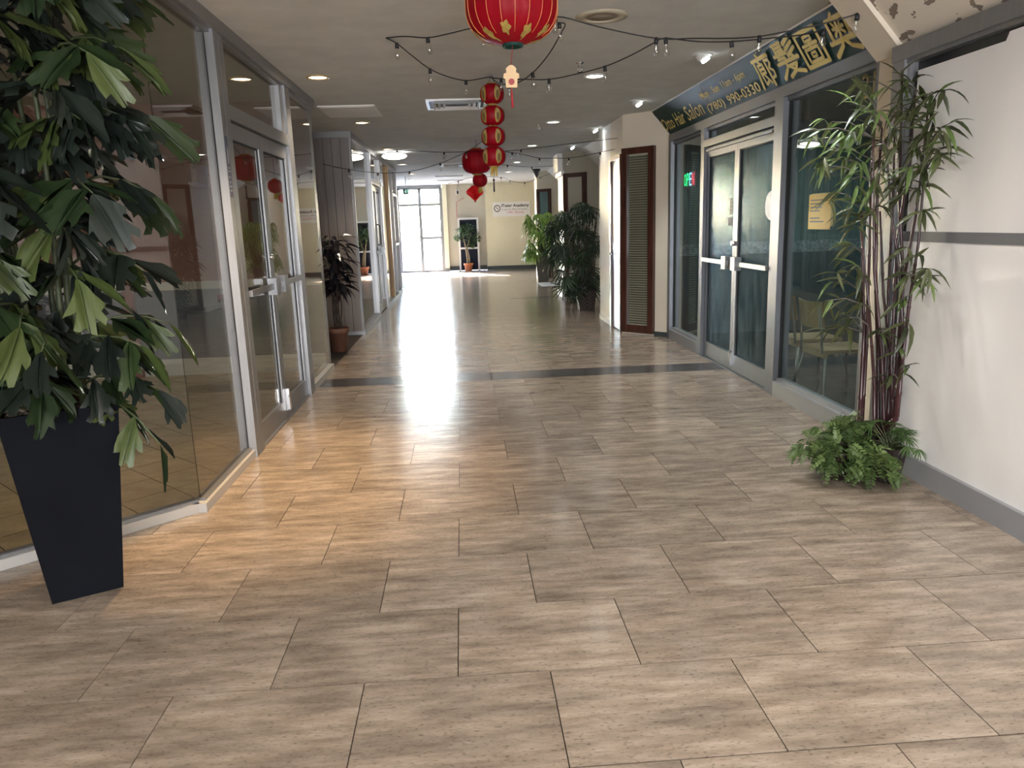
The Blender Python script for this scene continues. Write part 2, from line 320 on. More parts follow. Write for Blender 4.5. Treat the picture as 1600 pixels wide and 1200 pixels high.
# ------------------------------------------------------------------ mesh helpers
WL = {}                                        # world location of each object's origin
class MB:
    def __init__(s): s.v = []; s.f = []; s.m = []; s.mi = 0; s.sm = []
    def add(s, vs, fs, smooth=False):
        o = len(s.v); s.v += [tuple(v) for v in vs]
        for f in fs: s.f.append(tuple(i + o for i in f)); s.m.append(s.mi); s.sm.append(smooth)
        return s
    def box(s, x0, y0, z0, x1, y1, z1):
        x0, x1 = min(x0, x1), max(x0, x1); y0, y1 = min(y0, y1), max(y0, y1); z0, z1 = min(z0, z1), max(z0, z1)
        vs = [(x0, y0, z0), (x1, y0, z0), (x1, y1, z0), (x0, y1, z0), (x0, y0, z1), (x1, y0, z1), (x1, y1, z1), (x0, y1, z1)]
        return s.add(vs, [(0, 3, 2, 1), (4, 5, 6, 7), (0, 1, 5, 4), (1, 2, 6, 5), (2, 3, 7, 6), (3, 0, 4, 7)])
    def slab(s, p0, p1, z0, z1, th, off=0.0):
        """upright slab along p0->p1; thickness th to the left of the direction, starting at off"""
        d = Vector((p1[0] - p0[0], p1[1] - p0[1])).normalized(); n = Vector((-d.y, d.x))
        a = Vector(p0[:2]) + n * off; b = Vector(p1[:2]) + n * off; c = b + n * th; e = a + n * th
        q = [a, b, c, e]
        vs = [(p.x, p.y, z0) for p in q] + [(p.x, p.y, z1) for p in q]
        return s.add(vs, [(3, 2, 1, 0), (4, 5, 6, 7), (0, 1, 5, 4), (1, 2, 6, 5), (2, 3, 7, 6), (3, 0, 4, 7)])
    def prism(s, poly, z0, z1):
        n = len(poly)
        vs = [(p[0], p[1], z0) for p in poly] + [(p[0], p[1], z1) for p in poly]
        return s.add(vs, [tuple(range(n - 1, -1, -1)), tuple(range(n, 2 * n))] + [(i, (i + 1) % n, n + (i + 1) % n, n + i) for i in range(n)])
    def hexa(s, q0, q1):
        """solid between two quads"""
        vs = list(q0) + list(q1)
        return s.add(vs, [(3, 2, 1, 0), (4, 5, 6, 7), (0, 1, 5, 4), (1, 2, 6, 5), (2, 3, 7, 6), (3, 0, 4, 7)])
    def tube(s, pts, rad, n=6, caps=True):
        pts = [Vector(p) for p in pts]; k = len(pts)
        if not hasattr(rad, '__len__'): rad = [rad] * k
        vs = []; up = Vector((0, 0, 1)); px = None
        for i, p in enumerate(pts):
            t = (pts[min(i + 1, k - 1)] - pts[max(i - 1, 0)])
            t = t.normalized() if t.length > 1e-9 else Vector((0, 0, 1))
            if px is None:
                ref = up if abs(t.z) < .9 else Vector((1, 0, 0)); a = t.cross(ref).normalized()
            else:
                a = (px - t * px.dot(t)); a = a.normalized() if a.length > 1e-6 else t.orthogonal().normalized()
            px = a; b = t.cross(a)
            for j in range(n):
                th = 2 * PI * j / n; vs.append(p + (a * math.cos(th) + b * math.sin(th)) * rad[i])
        fs = [(i * n + j, i * n + (j + 1) % n, (i + 1) * n + (j + 1) % n, (i + 1) * n + j) for i in range(k - 1) for j in range(n)]
        s.add(vs, fs, True)
        if caps: s.f += [tuple(len(s.v) - k * n + j for j in range(n - 1, -1, -1)), tuple(len(s.v) - n + j for j in range(n))]; s.m += [s.mi] * 2; s.sm += [False] * 2
        return s
    def lathe(s, c, prof, n=20, smooth=True, sx=1.0, sy=1.0, rib=0):
        """profile of (radius, z) turned about the upright axis through c"""
        vs = []
        for r, z in prof:
            for j in range(n):
                th = 2 * PI * j / n; vs.append((c[0] + r * math.cos(th) * sx, c[1] + r * math.sin(th) * sy, c[2] + z))
        k = len(prof)
        fs = [(i * n + j, i * n + (j + 1) % n, (i + 1) * n + (j + 1) % n, (i + 1) * n + j) for i in range(k - 1) for j in range(n)]
        s.add(vs, fs, smooth)
        o = len(s.v) - k * n
        if prof[0][0] > 1e-6: s.f.append(tuple(o + j for j in range(n - 1, -1, -1))); s.m.append(s.mi); s.sm.append(False)
        if prof[-1][0] > 1e-6: s.f.append(tuple(o + (k - 1) * n + j for j in range(n))); s.m.append(s.mi); s.sm.append(False)
        return s
    def ball(s, c, r, n=10, m=6, sx=1, sy=1, sz=1):
        return s.lathe(c, [(max(r * math.sin(PI * i / m), 1e-7), -r * math.cos(PI * i / m) * sz) for i in range(m + 1)], n, True, sx, sy)
    def mesh(s, name, mats, org=(0, 0, 0)):
        me = bpy.data.meshes.new(name)
        me.from_pydata([(v[0] - org[0], v[1] - org[1], v[2] - org[2]) for v in s.v], [], s.f)
        for m in (mats if isinstance(mats, (list, tuple)) else [mats]): me.materials.append(m)
        me.polygons.foreach_set('material_index', s.m); me.polygons.foreach_set('use_smooth', s.sm)
        me.update()
        return me
def tag(o, label=None, cat=None, group=None, kind=None):
    if label: o['label'] = label
    if cat: o['category'] = cat
    if group: o['group'] = group
    if kind: o['kind'] = kind
    return o
def root(name, loc, label=None, cat=None, group=None, kind=None):
    o = bpy.data.objects.new(name, None); C.objects.link(o); o.location = loc; o.empty_display_size = .1
    WL[o] = Vector(loc); return tag(o, label, cat, group, kind)
def part(name, mb, mats, parent=None, label=None, kind=None, org=None):
    """mesh built in world coordinates, stored about its parent's origin"""
    loc = WL[parent] if parent is not None else Vector(org or (0, 0, 0))
    o = bpy.data.objects.new(name, mb.mesh(name, mats, loc)); C.objects.link(o)
    if parent is not None: o.parent = parent
    else: o.location = loc
    WL[o] = Vector(loc)
    return tag(o, label, None, None, kind)
def struct(name, mb, mats): return part(name, mb, mats, None, None, 'structure')
def single(name, mb, mats, label, cat, group=None, org=None):
    return tag(part(name, mb, mats, None, org=org), label, cat, group)
def inst(name, me, parent, mat4):
    """a copy of a piece that shares its mesh; mat4 in the parent's coordinates"""
    o = bpy.data.objects.new(name, me); C.objects.link(o); o.parent = parent; o.matrix_basis = mat4; return o
def basis(pos, d, up, sc=1.0):
    d = Vector(d).normalized(); up = Vector(up); z = up - d * up.dot(d)
    z = z.normalized() if z.length > 1e-5 else d.orthogonal().normalized(); y = z.cross(d)
    return Matrix(((d.x * sc, y.x * sc, z.x * sc, pos[0]), (d.y * sc, y.y * sc, z.y * sc, pos[1]), (d.z * sc, y.z * sc, z.z * sc, pos[2]), (0, 0, 0, 1)))
def clip_poly(poly, a, b, c):
    """keep the part of a polygon with a*x+b*y+c>=0"""
    out = []
    for i in range(len(poly)):
        p, q = poly[i], poly[(i + 1) % len(poly)]
        dp = a * p[0] + b * p[1] + c; dq = a * q[0] + b * q[1] + c
        if dp >= 0: out.append(p)
        if (dp >= 0) != (dq >= 0):
            t = dp / (dp - dq); out.append((p[0] + (q[0] - p[0]) * t, p[1] + (q[1] - p[1]) * t))
    return out
def area(poly): return abs(sum(poly[i][0] * poly[(i + 1) % len(poly)][1] - poly[(i + 1) % len(poly)][0] * poly[i][1] for i in range(len(poly)))) / 2 if len(poly) > 2 else 0

def text_mb(body, box, frame, offset=0.0, shear=0.0, lift=.001, mb=None, res=2):
    """flat lettering filling box=(u0,u1,v0,v1) of the frame (origin,U,V,N)"""
    cu = bpy.data.curves.new('lettering', 'FONT'); cu.body = body; cu.offset = offset; cu.shear = shear; cu.resolution_u = res
    ob = bpy.data.objects.new('lettering', cu); C.objects.link(ob)
    bpy.context.view_layer.update()
    me = ob.evaluated_get(bpy.context.evaluated_depsgraph_get()).to_mesh()
    vs = [tuple(v.co) for v in me.vertices]; fs = [tuple(p.vertices) for p in me.polygons]
    ob.evaluated_get(bpy.context.evaluated_depsgraph_get()).to_mesh_clear()
    bpy.data.objects.remove(ob); bpy.data.curves.remove(cu)
    mb = mb or MB()
    if not vs: return mb
    x0 = min(v[0] for v in vs); x1 = max(v[0] for v in vs); y0 = min(v[1] for v in vs); y1 = max(v[1] for v in vs)
    O, U, V, N = frame; u0, u1, v0, v1 = box
    def mp(v):
        u = u0 + (v[0] - x0) / (x1 - x0) * (u1 - u0); w = v0 + (v[1] - y0) / (y1 - y0) * (v1 - v0)
        return O + U * u + V * w + N * lift
    return mb.add([mp(v) for v in vs], fs)
def rect_on(frame, u0, u1, v0, v1, th=.002, mb=None, lift=0.0):
    O, U, V, N = frame; mb = mb or MB()
    q = [O + U * u + V * v + N * lift for u, v in ((u0, v0), (u1, v0), (u1, v1), (u0, v1))]
    return mb.hexa(q, [p + N * th for p in q])

# ================================================================== SETTING
XL, XR, XW, ZC = -1.41, 2.53, 2.43, 2.70
YF = 24.6                                     # far wall
SA = Vector((-1.445, 3.89)); SD = Vector((-.73, -.655)).normalized(); SB = SA + SD * 3.6      # angled shop front near the camera
sill_n = Vector((SD.y, -SD.x))
if sill_n.x < 0: sill_n = -sill_n              # towards the corridor
def sill_side(p): return sill_n.x * (p[0] - SA.x) + sill_n.y * (p[1] - SA.y)
a_, b_, c_ = sill_n.x, sill_n.y, -(sill_n.x * SA.x + sill_n.y * SA.y)

# --- corridor floor: slab + tiles
mb = MB(); mb.box(-7, -6, -.12, 7, YF + .1, -.006)
floor = struct('floor', mb, MT['grout'])
TW, TD, GX, Y0T = .608, .459, -.076, 2.235
def tile_mesh(name, poly, c, mat):
    return MB().prism([(p[0] - c[0], p[1] - c[1]) for p in poly], -.006, 0.0).mesh(name, mat)
g = .0017
gy = .0028
base_rect = [(g, gy), (TW - g, gy), (TW - g, TD - gy), (g, TD - gy)]
full_tile = tile_mesh('tile', base_rect, (0, 0), MT['tile'])
far_tiles = MB(); ntile = 0
ROWS = list(range(-4, 11)) + list(range(11, 50))
BAND0, BAND1 = 7.02, 7.40
def keep_regions(poly, cy):
    """corridor outline: inside the shop fronts"""
    poly = clip_poly(poly, -1, 0, XR + .02)
    if cy < 3.89: poly = clip_poly(poly, a_, b_, c_)
    else: poly = clip_poly(poly, 1, 0, 1.425)
    return poly
row = -4; y = Y0T - 4 * TD
while y < YF:
    y1 = min(y + TD, YF)
    if y < BAND0 <= y + TD + .15: y1 = BAND0
    ph = GX if row % 2 == 0 else GX + TW / 2
    xk = -3.2 if y < 3.9 else -1.5
    k0 = math.floor((xk - ph) / TW); x = ph + k0 * TW
    while x < XR:
        poly = [(x + g, y + gy), (x + TW - g, y + gy), (x + TW - g, y1 - gy), (x + g, y1 - gy)]
        q = keep_regions(poly, (y + y1) / 2); q2 = []
        if y < 3.89 < y1:
            q = clip_poly(clip_poly(clip_poly(poly, -1, 0, XR + .02), 0, -1, 3.89), a_, b_, c_)
            q2 = clip_poly(clip_poly(clip_poly(poly, -1, 0, XR + .02), 0, 1, -3.89), 1, 0, 1.425)
            if x > SA.x: q = clip_poly(poly, -1, 0, XR + .02); q2 = []
        if area(q) + area(q2) > .004:
            if y < 9.2 and ntile < 280:
                ntile += 1
                if len(q) == 4 and abs(area(q) - area(base_rect)) < 1e-4:
                    inst('tile', full_tile, floor, Matrix.Translation((x, y, 0)))
                else:
                    m_ = MB()
                    for qq in (q, q2):
                        if area(qq) > 1e-4: m_.prism([(p[0] - x, p[1] - y) for p in qq], -.006, 0)
                    inst('tile', m_.mesh('tile', MT['tile']), floor, Matrix.Translation((x, y, 0)))
            else: far_tiles.prism(q, -.006, 0)
        x += TW
    y = y1; row += 1
    if abs(y - BAND0) < 1e-6:                 # charcoal border strip
        x = -1.6
        while x < XR:
            q = keep_regions([(x + g, BAND0 + g), (x + .914 - g, BAND0 + g), (x + .914 - g, BAND1 - g), (x + g, BAND1 - g)], 7.2)
            if area(q) > .004: inst('tile', tile_mesh('tile', q, (x, BAND0), MT['tile_dark']), floor, Matrix.Translation((x, BAND0, 0)))['label'] = 'charcoal floor tile of the dark border strip'
            x += .914
        y = BAND1
part('far_tile_field', far_tiles, MT['tile'], floor, kind='stuff')
b2 = MB(); b2.box(0.9, 14.75, 0, 2.0, 14.95, .002)
tag(part('far_border_strip', b2, MT['tile_dark'], floor), 'dark border strip across the floor by the striped basket')

# --- floor of the first shop: 12 inch tiles laid diagonally
mb = MB(); mb.prism([(-6.4, 8.0), (-6.4, -1.5), (SB.x - .05, SB.y), (SA.x - .05, SA.y + .02), (-1.46, 3.95), (-1.46, 8.0)], -.006, -.0035)
sfloor = struct('floor', mb, MT['grout_shop'])
T = .305; d45 = math.radians(-45); ca, sa = math.cos(d45), math.sin(d45); gs = .0035; ns = 0
shop_tile = MB().prism([(gs, gs), (T - gs, gs), (T - gs, T - gs), (gs, T - gs)], -.0035, 0).mesh('tile', MT['tile_shop'])
rest = MB()
off = 3.0 / math.sqrt(2)
cands = []
for i in range(-30, 40):
    for j in range(-40, 40):
        u0, w0 = i * T, j * T + (off % T)
        loc = [(u0 + gs, w0 + gs), (u0 + T - gs, w0 + gs), (u0 + T - gs, w0 + T - gs), (u0 + gs, w0 + T - gs)]
        w = [(ca * u - sa * v, sa * u + ca * v) for u, v in loc]
        cx = sum(p[0] for p in w) / 4; cy = sum(p[1] for p in w) / 4
        if not (-6.2 < cx < -1.2 and 1.0 < cy < 8.2): continue
        q = clip_poly(w, -1, 0, -1.46); q = clip_poly(q, 0, -1, 8.0)
        if cy < 3.95 + .3: q = clip_poly(q, -a_, -b_, -c_ - .06)
        if area(q) < .003: continue
        cands.append((cx * cx + cy * cy, u0, w0, q, abs(area(q) - (T - 2 * gs) ** 2) < 1e-5, cx, cy))
cands.sort(key=lambda t: t[0])
for d2, u0, w0, q, full, cx, cy in cands:
    vis = cx / cy > -.66
    if vis and ns < 230:
        ns += 1
        if full:
            inst('tile', shop_tile, sfloor, Matrix.Translation((ca * u0 - sa * w0, sa * u0 + ca * w0, 0)) @ Matrix.Rotation(d45, 4, 'Z'))
        else: inst('tile', tile_mesh('tile', q, (cx, cy), MT['tile_shop']), sfloor, Matrix.Translation((cx, cy, .0005)))
    else: rest.prism(q, -.0035, 0)
part('shop_tile_field', rest, MT['tile_shop'], sfloor, kind='stuff')

# --- ceiling, outer shell
mb = MB(); mb.box(-7, -6, ZC, 7, YF + .3, ZC + .15); struct('ceiling', mb, MT['ceil'])
mb = MB(); mb.box(-6.6, -6, 0, -6.4, YF + .1, ZC); struct('wall_left', mb, MT['shopwall'])
mb = MB(); mb.box(6.4, -6, 0, 6.6, YF + .1, ZC); struct('wall_right', mb, MT['shopwall'])
mb = MB(); mb.box(-6.6, -6, 0, 6.6, -5.8, ZC); struct('wall_back', mb, MT['cream'])

# --- far end: window wall, then two walls
mb = MB(); mb.box(-.42, YF + .05, 0, .80, YF + .25, ZC); struct('wall_far', mb, MT['beige_wall'])
mb = MB(); mb.box(.80, YF - .12, 0, 6.4, YF + .1, ZC); struct('wall_far', mb, MT['yellow_wall'])
mb = MB(); mb.box(-.55, YF - .1, 0, -.41, YF + .1, ZC); struct('wall_far', mb, MT['yellow_wall'])
mb = MB(); mb.box(-6.4, YF, 0, -2.62, YF + .2, ZC); struct('wall_far', mb, MT['cream'])
mb = MB(); mb.box(-.41, YF + .03, 0, .79, YF + .05, .15); struct('baseboard_far', mb, MT['base_dark'])
mb = MB(); mb.box(.79, YF - .14, 0, 2.6, YF - .12, .12); struct('baseboard_far', mb, MT['base_dark'])
mb = MB(); mb.box(-.56, YF - .12, 0, -.40, YF - .1, .10); struct('baseboard_far', mb, MT['grey_strip'])
wf = root('window_1', (-1.6, YF, 0), kind='structure')
mulls = [-.60, -1.26, -1.95, -2.57]
for x in mulls:
    part('mullion', MB().box(x - .05, YF - .05, 0, x + .05, YF + .05, 2.6), MT['alu_dark'], wf)
part('head_rail', MB().box(-2.62, YF - .05, 2.56, -.555, YF + .05, 2.70), MT['alu_dark'], wf)
for i in range(len(mulls) - 1):
    xb, xa = mulls[i] - .05, mulls[i + 1] + .05
    part('transom', MB().box(xa, YF - .045, 2.06, xb, YF + .045, 2.14), MT['alu_dark'], wf)
    if i != 1: part('rail', MB().box(xa, YF - .045, 1.03, xb, YF + .045, 1.11), MT['alu_dark'], wf)
    part('sill', MB().box(xa, YF - .05, 0, xb, YF + .05, .06), MT['alu_dark'], wf)
    for za, zb in ((.06, 1.04), (1.10, 2.07), (2.12, 2.56)) if i != 1 else ((.06, 2.07), (2.12, 2.56)):
        part('pane', MB().box(xa, YF - .004, za, xb, YF + .004, zb), MT['glass_ext'], wf)
part('pull_handle', MB().tube([(-1.34, YF - .05, .95), (-1.34, YF - .09, .97), (-1.34, YF - .09, 1.3), (-1.34, YF - .05, 1.32)], .012), MT['alu'], wf)
mb = MB(); mb.box(-60, YF + .3, -.3, 60, YF + 90, -.1); tag(part('pavement', mb, MT['snow'], None, kind='structure'))

# --- right side: salon front, bays, alcoves
def wall(name, p0, p1, z0, z1, th, mat): return struct(name, MB().slab(p0, p1, z0, z1, th), MT[mat])
B1a, B1b = (XR, 9.13), (2.04, 9.64)
# every wall below: walking p0->p1 keeps the room on the right hand, thickness to the left
def rwall(p0, p1, z0=0, z1=ZC, mat='cream', th=.1):
    return struct('wall_right', MB().slab(p0, p1, z0, z1, -th), MT[mat])
rwall(B1a, B1b)                                # angled face of the first bay
rwall(B1b, (2.04, 9.70)); rwall((2.04, 9.70), (2.04, 10.40), 2.25); rwall((2.04, 10.40), (2.04, 11.26), mat='cream_white')
rwall((2.04, 11.26), (2.5, 11.30))
rwall((2.5, 11.30), (2.5, 13.88), mat='cream_white')
rwall((2.5, 13.88), (1.95, 14.42), mat='beige_wall')
rwall((1.95, 14.42), (1.95, 15.3), mat='cream_white'); rwall((1.95, 15.3), (2.5, 15.34))
rwall((2.5, 15.34), (2.5, 19.17), mat='cream_white'); rwall((2.5, 19.17), (1.97, 19.7)); rwall((1.97, 19.7), (1.97, 20.4)); rwall((1.97, 20.4), (2.62, 20.45)); rwall((2.62, 20.45), (2.62, YF - .12))
# ledge on the second bay
struct('trim_1', MB().box(1.90, 14.40, 2.28, 1.955, 15.3, 2.36), MT['white'])
struct('trim_2', MB().box(1.86, 14.62, 2.36, 1.955, 15.32, 2.69), MT['cream_white'])
# sloped soffits
def soffit(name, y0, y1, xa, za, xb, zb, mat):
    q = [(xa, y0, za), (xb, y0, zb), (xb, y1, zb), (xa, y1, za)]
    return struct(name, MB().hexa(q, [(p[0] + .05, p[1], p[2] + .04) for p in q]), MT[mat])
soffit('trim_3', 4.24, 9.32, 2.325, ZC + .0, XR + .01, 2.38, 'cream')
soffit('trim_4', 11.2, 14.1, 2.20, ZC, 2.52, 2.38, 'cream_white')
soffit('trim_5', 15.2, 19.5, 2.20, ZC, 2.52, 2.38, 'cream_white')
soffit('trim_6', -5.8, 4.26, 2.10, ZC, XW + .02, 2.315, 'soffit')
q = [(2.09, 4.24, ZC), (2.45, 4.24, 2.30), (2.45, 4.50, 2.30), (2.09, 4.50, ZC)]
struct('trim_7', MB().hexa([(p[0] - .012, p[1], p[2] - .012) for p in q], [(p[0] + .06, p[1], p[2] + .05) for p in q]), MT['cream'])
# pillar between the salon and the white boards
struct('wall_right', MB().box(2.455, 4.26, 0, 2.75, 4.50, 2.36), MT['cream'])
# baseboards
struct('baseboard_right', MB().slab((XW - .02, -5.8), (XW - .02, 4.24), 0, .12, -.03), MT['base_grey'])
struct('baseboard_right', MB().slab((2.5, 11.3), (2.5, 13.85), 0, .08, .015), MT['base_grey'])
struct('baseboard_right', MB().slab((XR, 9.13), (2.37, 9.296), 0, .06, .012), MT['base_dark'])
struct('baseboard_right', MB().slab((2.04, 10.45), (2.04, 11.26), 0, .07, .012), MT['base_grey'])
struct('baseboard_right', MB().slab((1.95, 14.42), (1.95, 15.3), 0, .1, .05), MT['white'])
struct('baseboard_right', MB().slab((2.5, 15.34), (2.5, 19.17), 0, .1, .015), MT['pink_trim'])

# --- white boarded window nearest the camera on that side
wb_ = root('window_2', (XW, 2.0, 0), kind='structure')
part('header', MB().box(XW - .04, -5.8, 2.235, XW + .06, 4.26, 2.315), MT['alu'], wb_)
part('header_bead', MB().box(XW - .02, -5.8, 2.215, XW + .05, 4.16, 2.235), MT['alu'], wb_)
part('jamb', MB().box(XW - .03, 4.15, 0, XW + .06, 4.26, 2.24), MT['alu'], wb_)
part('jamb_bead', MB().box(XW - .012, 4.125, .12, XW + .05, 4.15, 2.215), MT['alu'], wb_)
part('black_backing', MB().box(XW + .035, -5.8, .1, XW + .05, 4.14, 2.23), MT['black'], wb_)
poly = [(-5.8, 1.335), (4.075, 1.335), (4.075, 2.165), (3.42, 2.165), (3.40, 2.20), (-5.8, 2.20)]
m_ = MB(); n_ = len(poly)
m_.add([(XW + .005, p[0], p[1]) for p in poly] + [(XW + .035, p[0], p[1]) for p in poly], [tuple(range(n_)), tuple(range(2 * n_ - 1, n_ - 1, -1))] + [(i, n_ + i, n_ + (i + 1) % n_, (i + 1) % n_) for i in range(n_)])
part('panel', m_, MT['board'], wb_)
part('panel', MB().box(XW + .005, -5.8, .12, XW + .035, 4.10, 1.282), MT['board'], wb_)
part('joint_strip', MB().box(XW + .0, -5.8, 1.282, XW + .03, 4.12, 1.335), MT['grey_strip'], wb_)

# --- salon front
sw = root('window_3', (XR, 6.8, 0), kind='structure')
part('header', MB().box(XR - .05, 4.50, 2.315, XR + .07, 9.12, 2.40), MT['alu_salon'], sw)
part('header_bead', MB().box(XR - .02, 4.55, 2.285, XR + .05, 9.05, 2.315), MT['alu_salon'], sw)
for ya, yb in ((4.50, 4.58), (5.885, 6.05), (7.79, 7.90), (9.03, 9.12)):
    part('mullion', MB().box(XR - .05, ya, 0, XR + .07, yb, 2.315), MT['alu_salon'], sw)
    part('gasket', MB().box(XR - .005, ya - .008, .14, XR + .02, yb + .008, 2.285), MT['rubber'], sw)
for ya, yb in ((4.58, 5.885), (7.90, 9.03)):
    part('sill', MB().box(XR - .05, ya, 0, XR + .07, yb, .12), MT['sill_grey'], sw)
    part('sill_bead', MB().box(XR - .02, ya, .12, XR + .05, yb, .145), MT['sill_grey'], sw)
    part('pane', MB().box(XR + .01, ya, .14, XR + .018, yb, 2.29), MT['glass_salon'], sw)
part('transom_bar', MB().box(XR - .05, 6.05, 2.13, XR + .07, 7.79, 2.20), MT['alu_salon'], sw)
part('pane', MB().box(XR + .01, 6.05, 2.20, XR + .018, 7.79, 2.29), MT['glass_salon'], sw)
part('threshold', MB().box(XR - .04, 6.05, 0, XR + .06, 7.79, .012), MT['alu_salon'], sw)

def door_leaf(parent, x, ya, yb, z0, z1, side, stile=.055, top=.09, bot=.15, gmat='glass_door', amat='alu'):
    """one narrow-stile glazed leaf; side=+1 when the corridor lies on the +x side"""
    lf = part('leaf', MB().box(x - .02, ya, z0, x + .02, ya + stile, z1).box(x - .02, yb - stile, z0, x + .02, yb, z1)
              .box(x - .02, ya + stile, z1 - top, x + .02, yb - stile, z1).box(x - .02, ya + stile, z0, x + .02, yb - stile, z0 + bot), MT[amat], parent)
    part('gasket', MB().box(x - .008, ya + stile, z0 + bot, x + .008, ya + stile + .012, z1 - top).box(x - .008, yb - stile - .012, z0 + bot, x + .008, yb - stile, z1 - top)
         .box(x - .008, ya + stile, z1 - top - .012, x + .008, yb - stile, z1 - top), MT['rubber'], lf)
    part('pane', MB().box(x - .004, ya + stile, z0 + bot, x + .004, yb - stile, z1 - top), MT[gmat], lf)
    return lf
def push_bar(lf, x, ya, yb, z, side, plate_y):
    xb = x + side * .055
    part('push_bar', MB().box(xb - .012, ya, z - .02, xb + .012, yb, z + .02), MT['alu'], lf)
    part('latch_case', MB().box(x + side * .02, plate_y - .055, z - .06, x + side * .085, plate_y + .055, z + .06), MT['alu'], lf)
d1 = root('door_1', (XR, 6.9, 0), kind='structure')
l1 = door_leaf(d1, XR, 6.93, 7.785, .015, 2.12, -1, amat='alu_salon'); push_bar(l1, XR, 6.96, 7.76, 1.02, -1, 7.05)
l2 = door_leaf(d1, XR, 6.055, 6.925, .015, 2.12, -1, amat='alu_salon'); push_bar(l2, XR, 6.08, 6.90, 1.02, -1, 6.80)
part('cylinder_lock', MB().tube([(XR - .045, 6.955, 1.20), (XR, 6.955, 1.20)], .022, 10), MT['chrome'], l1)
part('foot_bolt', MB().box(XR - .045, 6.90, .06, XR - .02, 6.94, .2), MT['chrome'], l2)
part('closer_rail', MB().box(XR - .045, 6.1, 2.085, XR - .02, 7.75, 2.105), MT['alu_salon'], d1)

# salon interior
struct('wall_right', MB().box(2.68, 9.35, 0, 6.4, 9.45, 2.56), MT['teal'])
struct('trim_8', MB().box(2.68, 9.325, .98, 6.4, 9.35, 1.12), MT['teal_dado'])
struct('trim_9', MB().box(2.68, 9.325, 0, 6.4, 9.35, .98), MT['teal_low'])
struct('wall_right', MB().box(2.64, 4.2, 0, 6.4, 4.3, 2.56), MT['teal'])
struct('wall_right', MB().box(5.6, 4.3, 0, 5.7, 9.35, 2.56), MT['teal'])
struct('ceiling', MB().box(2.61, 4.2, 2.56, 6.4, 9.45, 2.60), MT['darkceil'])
struct('floor', MB().box(2.60, 4.3, -.004, 6.4, 9.35, .0), MT['tile_dark'])

# --- left side: first shop front
lw = root('window_4', (XL, 5.0, 0), kind='structure')
def along(t, z=0): p = SA + SD * t; return (p.x, p.y, z)
sA, sB = (SA.x, SA.y), (SB.x, SB.y)
m_ = MB()
n2 = -sill_n
def bar(mb, p0, p1, z0, z1, o0, o1, nrm):
    a = [Vector(p0) + nrm * o0, Vector(p1) + nrm * o0, Vector(p1) + nrm * o1, Vector(p0) + nrm * o1]
    if (a[1] - a[0]).cross(a[2] - a[1]) < 0: a.reverse()
    return mb.prism([(p.x, p.y) for p in a], z0, z1)
SAi = Vector((SA.x - .065, SA.y + .02))
part('sill', bar(MB(), sA, sB, 0, .05, 0, .09, n2), MT['sill'], lw)
part('sill_bead', bar(MB(), sA, sB, .05, .065, .02, .07, n2), MT['alu'], lw)
GC = Vector((XL - .047, 3.935))
part('pane', bar(MB(), (GC.x, GC.y), (GC.x + SD.x * 3.6, GC.y + SD.y * 3.6), .06, 2.63, 0, .008, n2), MT['glass_tint'], lw)
part('header', bar(MB(), sA, sB, 2.63, 2.70, 0, .10, n2), MT['alu'], lw)
# along the corridor
part('sill', MB().box(XL - .09, 3.88, 0, XL, 4.90, .05), MT['sill'], lw)
part('sill_bead', MB().box(XL - .07, 3.93, .05, XL - .02, 4.90, .065), MT['alu'], lw)
part('pane', MB().box(XL - .051, 3.935, .06, XL - .043, 4.905, 2.63), MT['glass_tint'], lw)
part('header', MB().box(XL - .10, 3.88, 2.62, XL + .02, 7.98, 2.70), MT['alu'], lw)
part('header_bead', MB().box(XL - .08, 3.90, 2.60, XL - .01, 7.96, 2.62), MT['alu'], lw)
for ya, yb in ((4.86, 4.935), (4.955, 5.045), (6.70, 6.87)):
    part('mullion', MB().box(XL - .09, ya, 0, XL + .01, yb, 2.62), MT['alu'], lw)
part('gasket', MB().box(XL - .08, 4.935, 0, XL - .01, 4.955, 2.60), MT['rubber'], lw)
part('gasket', MB().box(XL - .055, 4.852, .06, XL - .04, 4.86, 2.60), MT['rubber'], lw)
part('transom_bar', MB().box(XL - .085, 5.045, 2.14, XL + .005, 6.70, 2.23), MT['alu'], lw)
part('transom_pane', MB().box(XL - .052, 5.045, 2.23, XL - .044, 6.70, 2.60), MT['glass_tint'], lw)
part('transom_post', MB().box(XL - .08, 6.58, 2.23, XL - .01, 6.70, 2.60), MT['alu'], lw)
part('sill', MB().box(XL - .09, 6.87, 0, XL + .01, 7.96, .06), MT['sill'], lw)
part('pane', MB().box(XL - .051, 6.87, .06, XL - .043, 7.955, 2.60), MT['glass_tint'], lw)
d2 = root('door_2', (XL - .04, 5.85, 0), kind='structure')
xd = XL - .04
l1 = door_leaf(d2, xd, 5.05, 5.85, .015, 2.13, 1, gmat='glass_tint', top=.10, bot=.14); push_bar(l1, xd, 5.08, 5.83, 1.05, 1, 5.72)
l2 = door_leaf(d2, xd, 5.86, 6.69, .015, 2.13, 1, gmat='glass_tint', top=.10, bot=.14); push_bar(l2, xd, 5.88, 6.67, 1.05, 1, 6.0)
part('foot_bolt', MB().box(xd + .02, 5.87, .07, xd + .05, 5.92, .24), MT['chrome'], l2)
part('cylinder_lock', MB().tube([(xd + .045, 5.83, 1.26), (xd, 5.83, 1.26)], .02, 10), MT['chrome'], l1)
part('threshold', MB().box(XL - .09, 5.045, 0, XL, 6.70, .012), MT['alu'], d2)
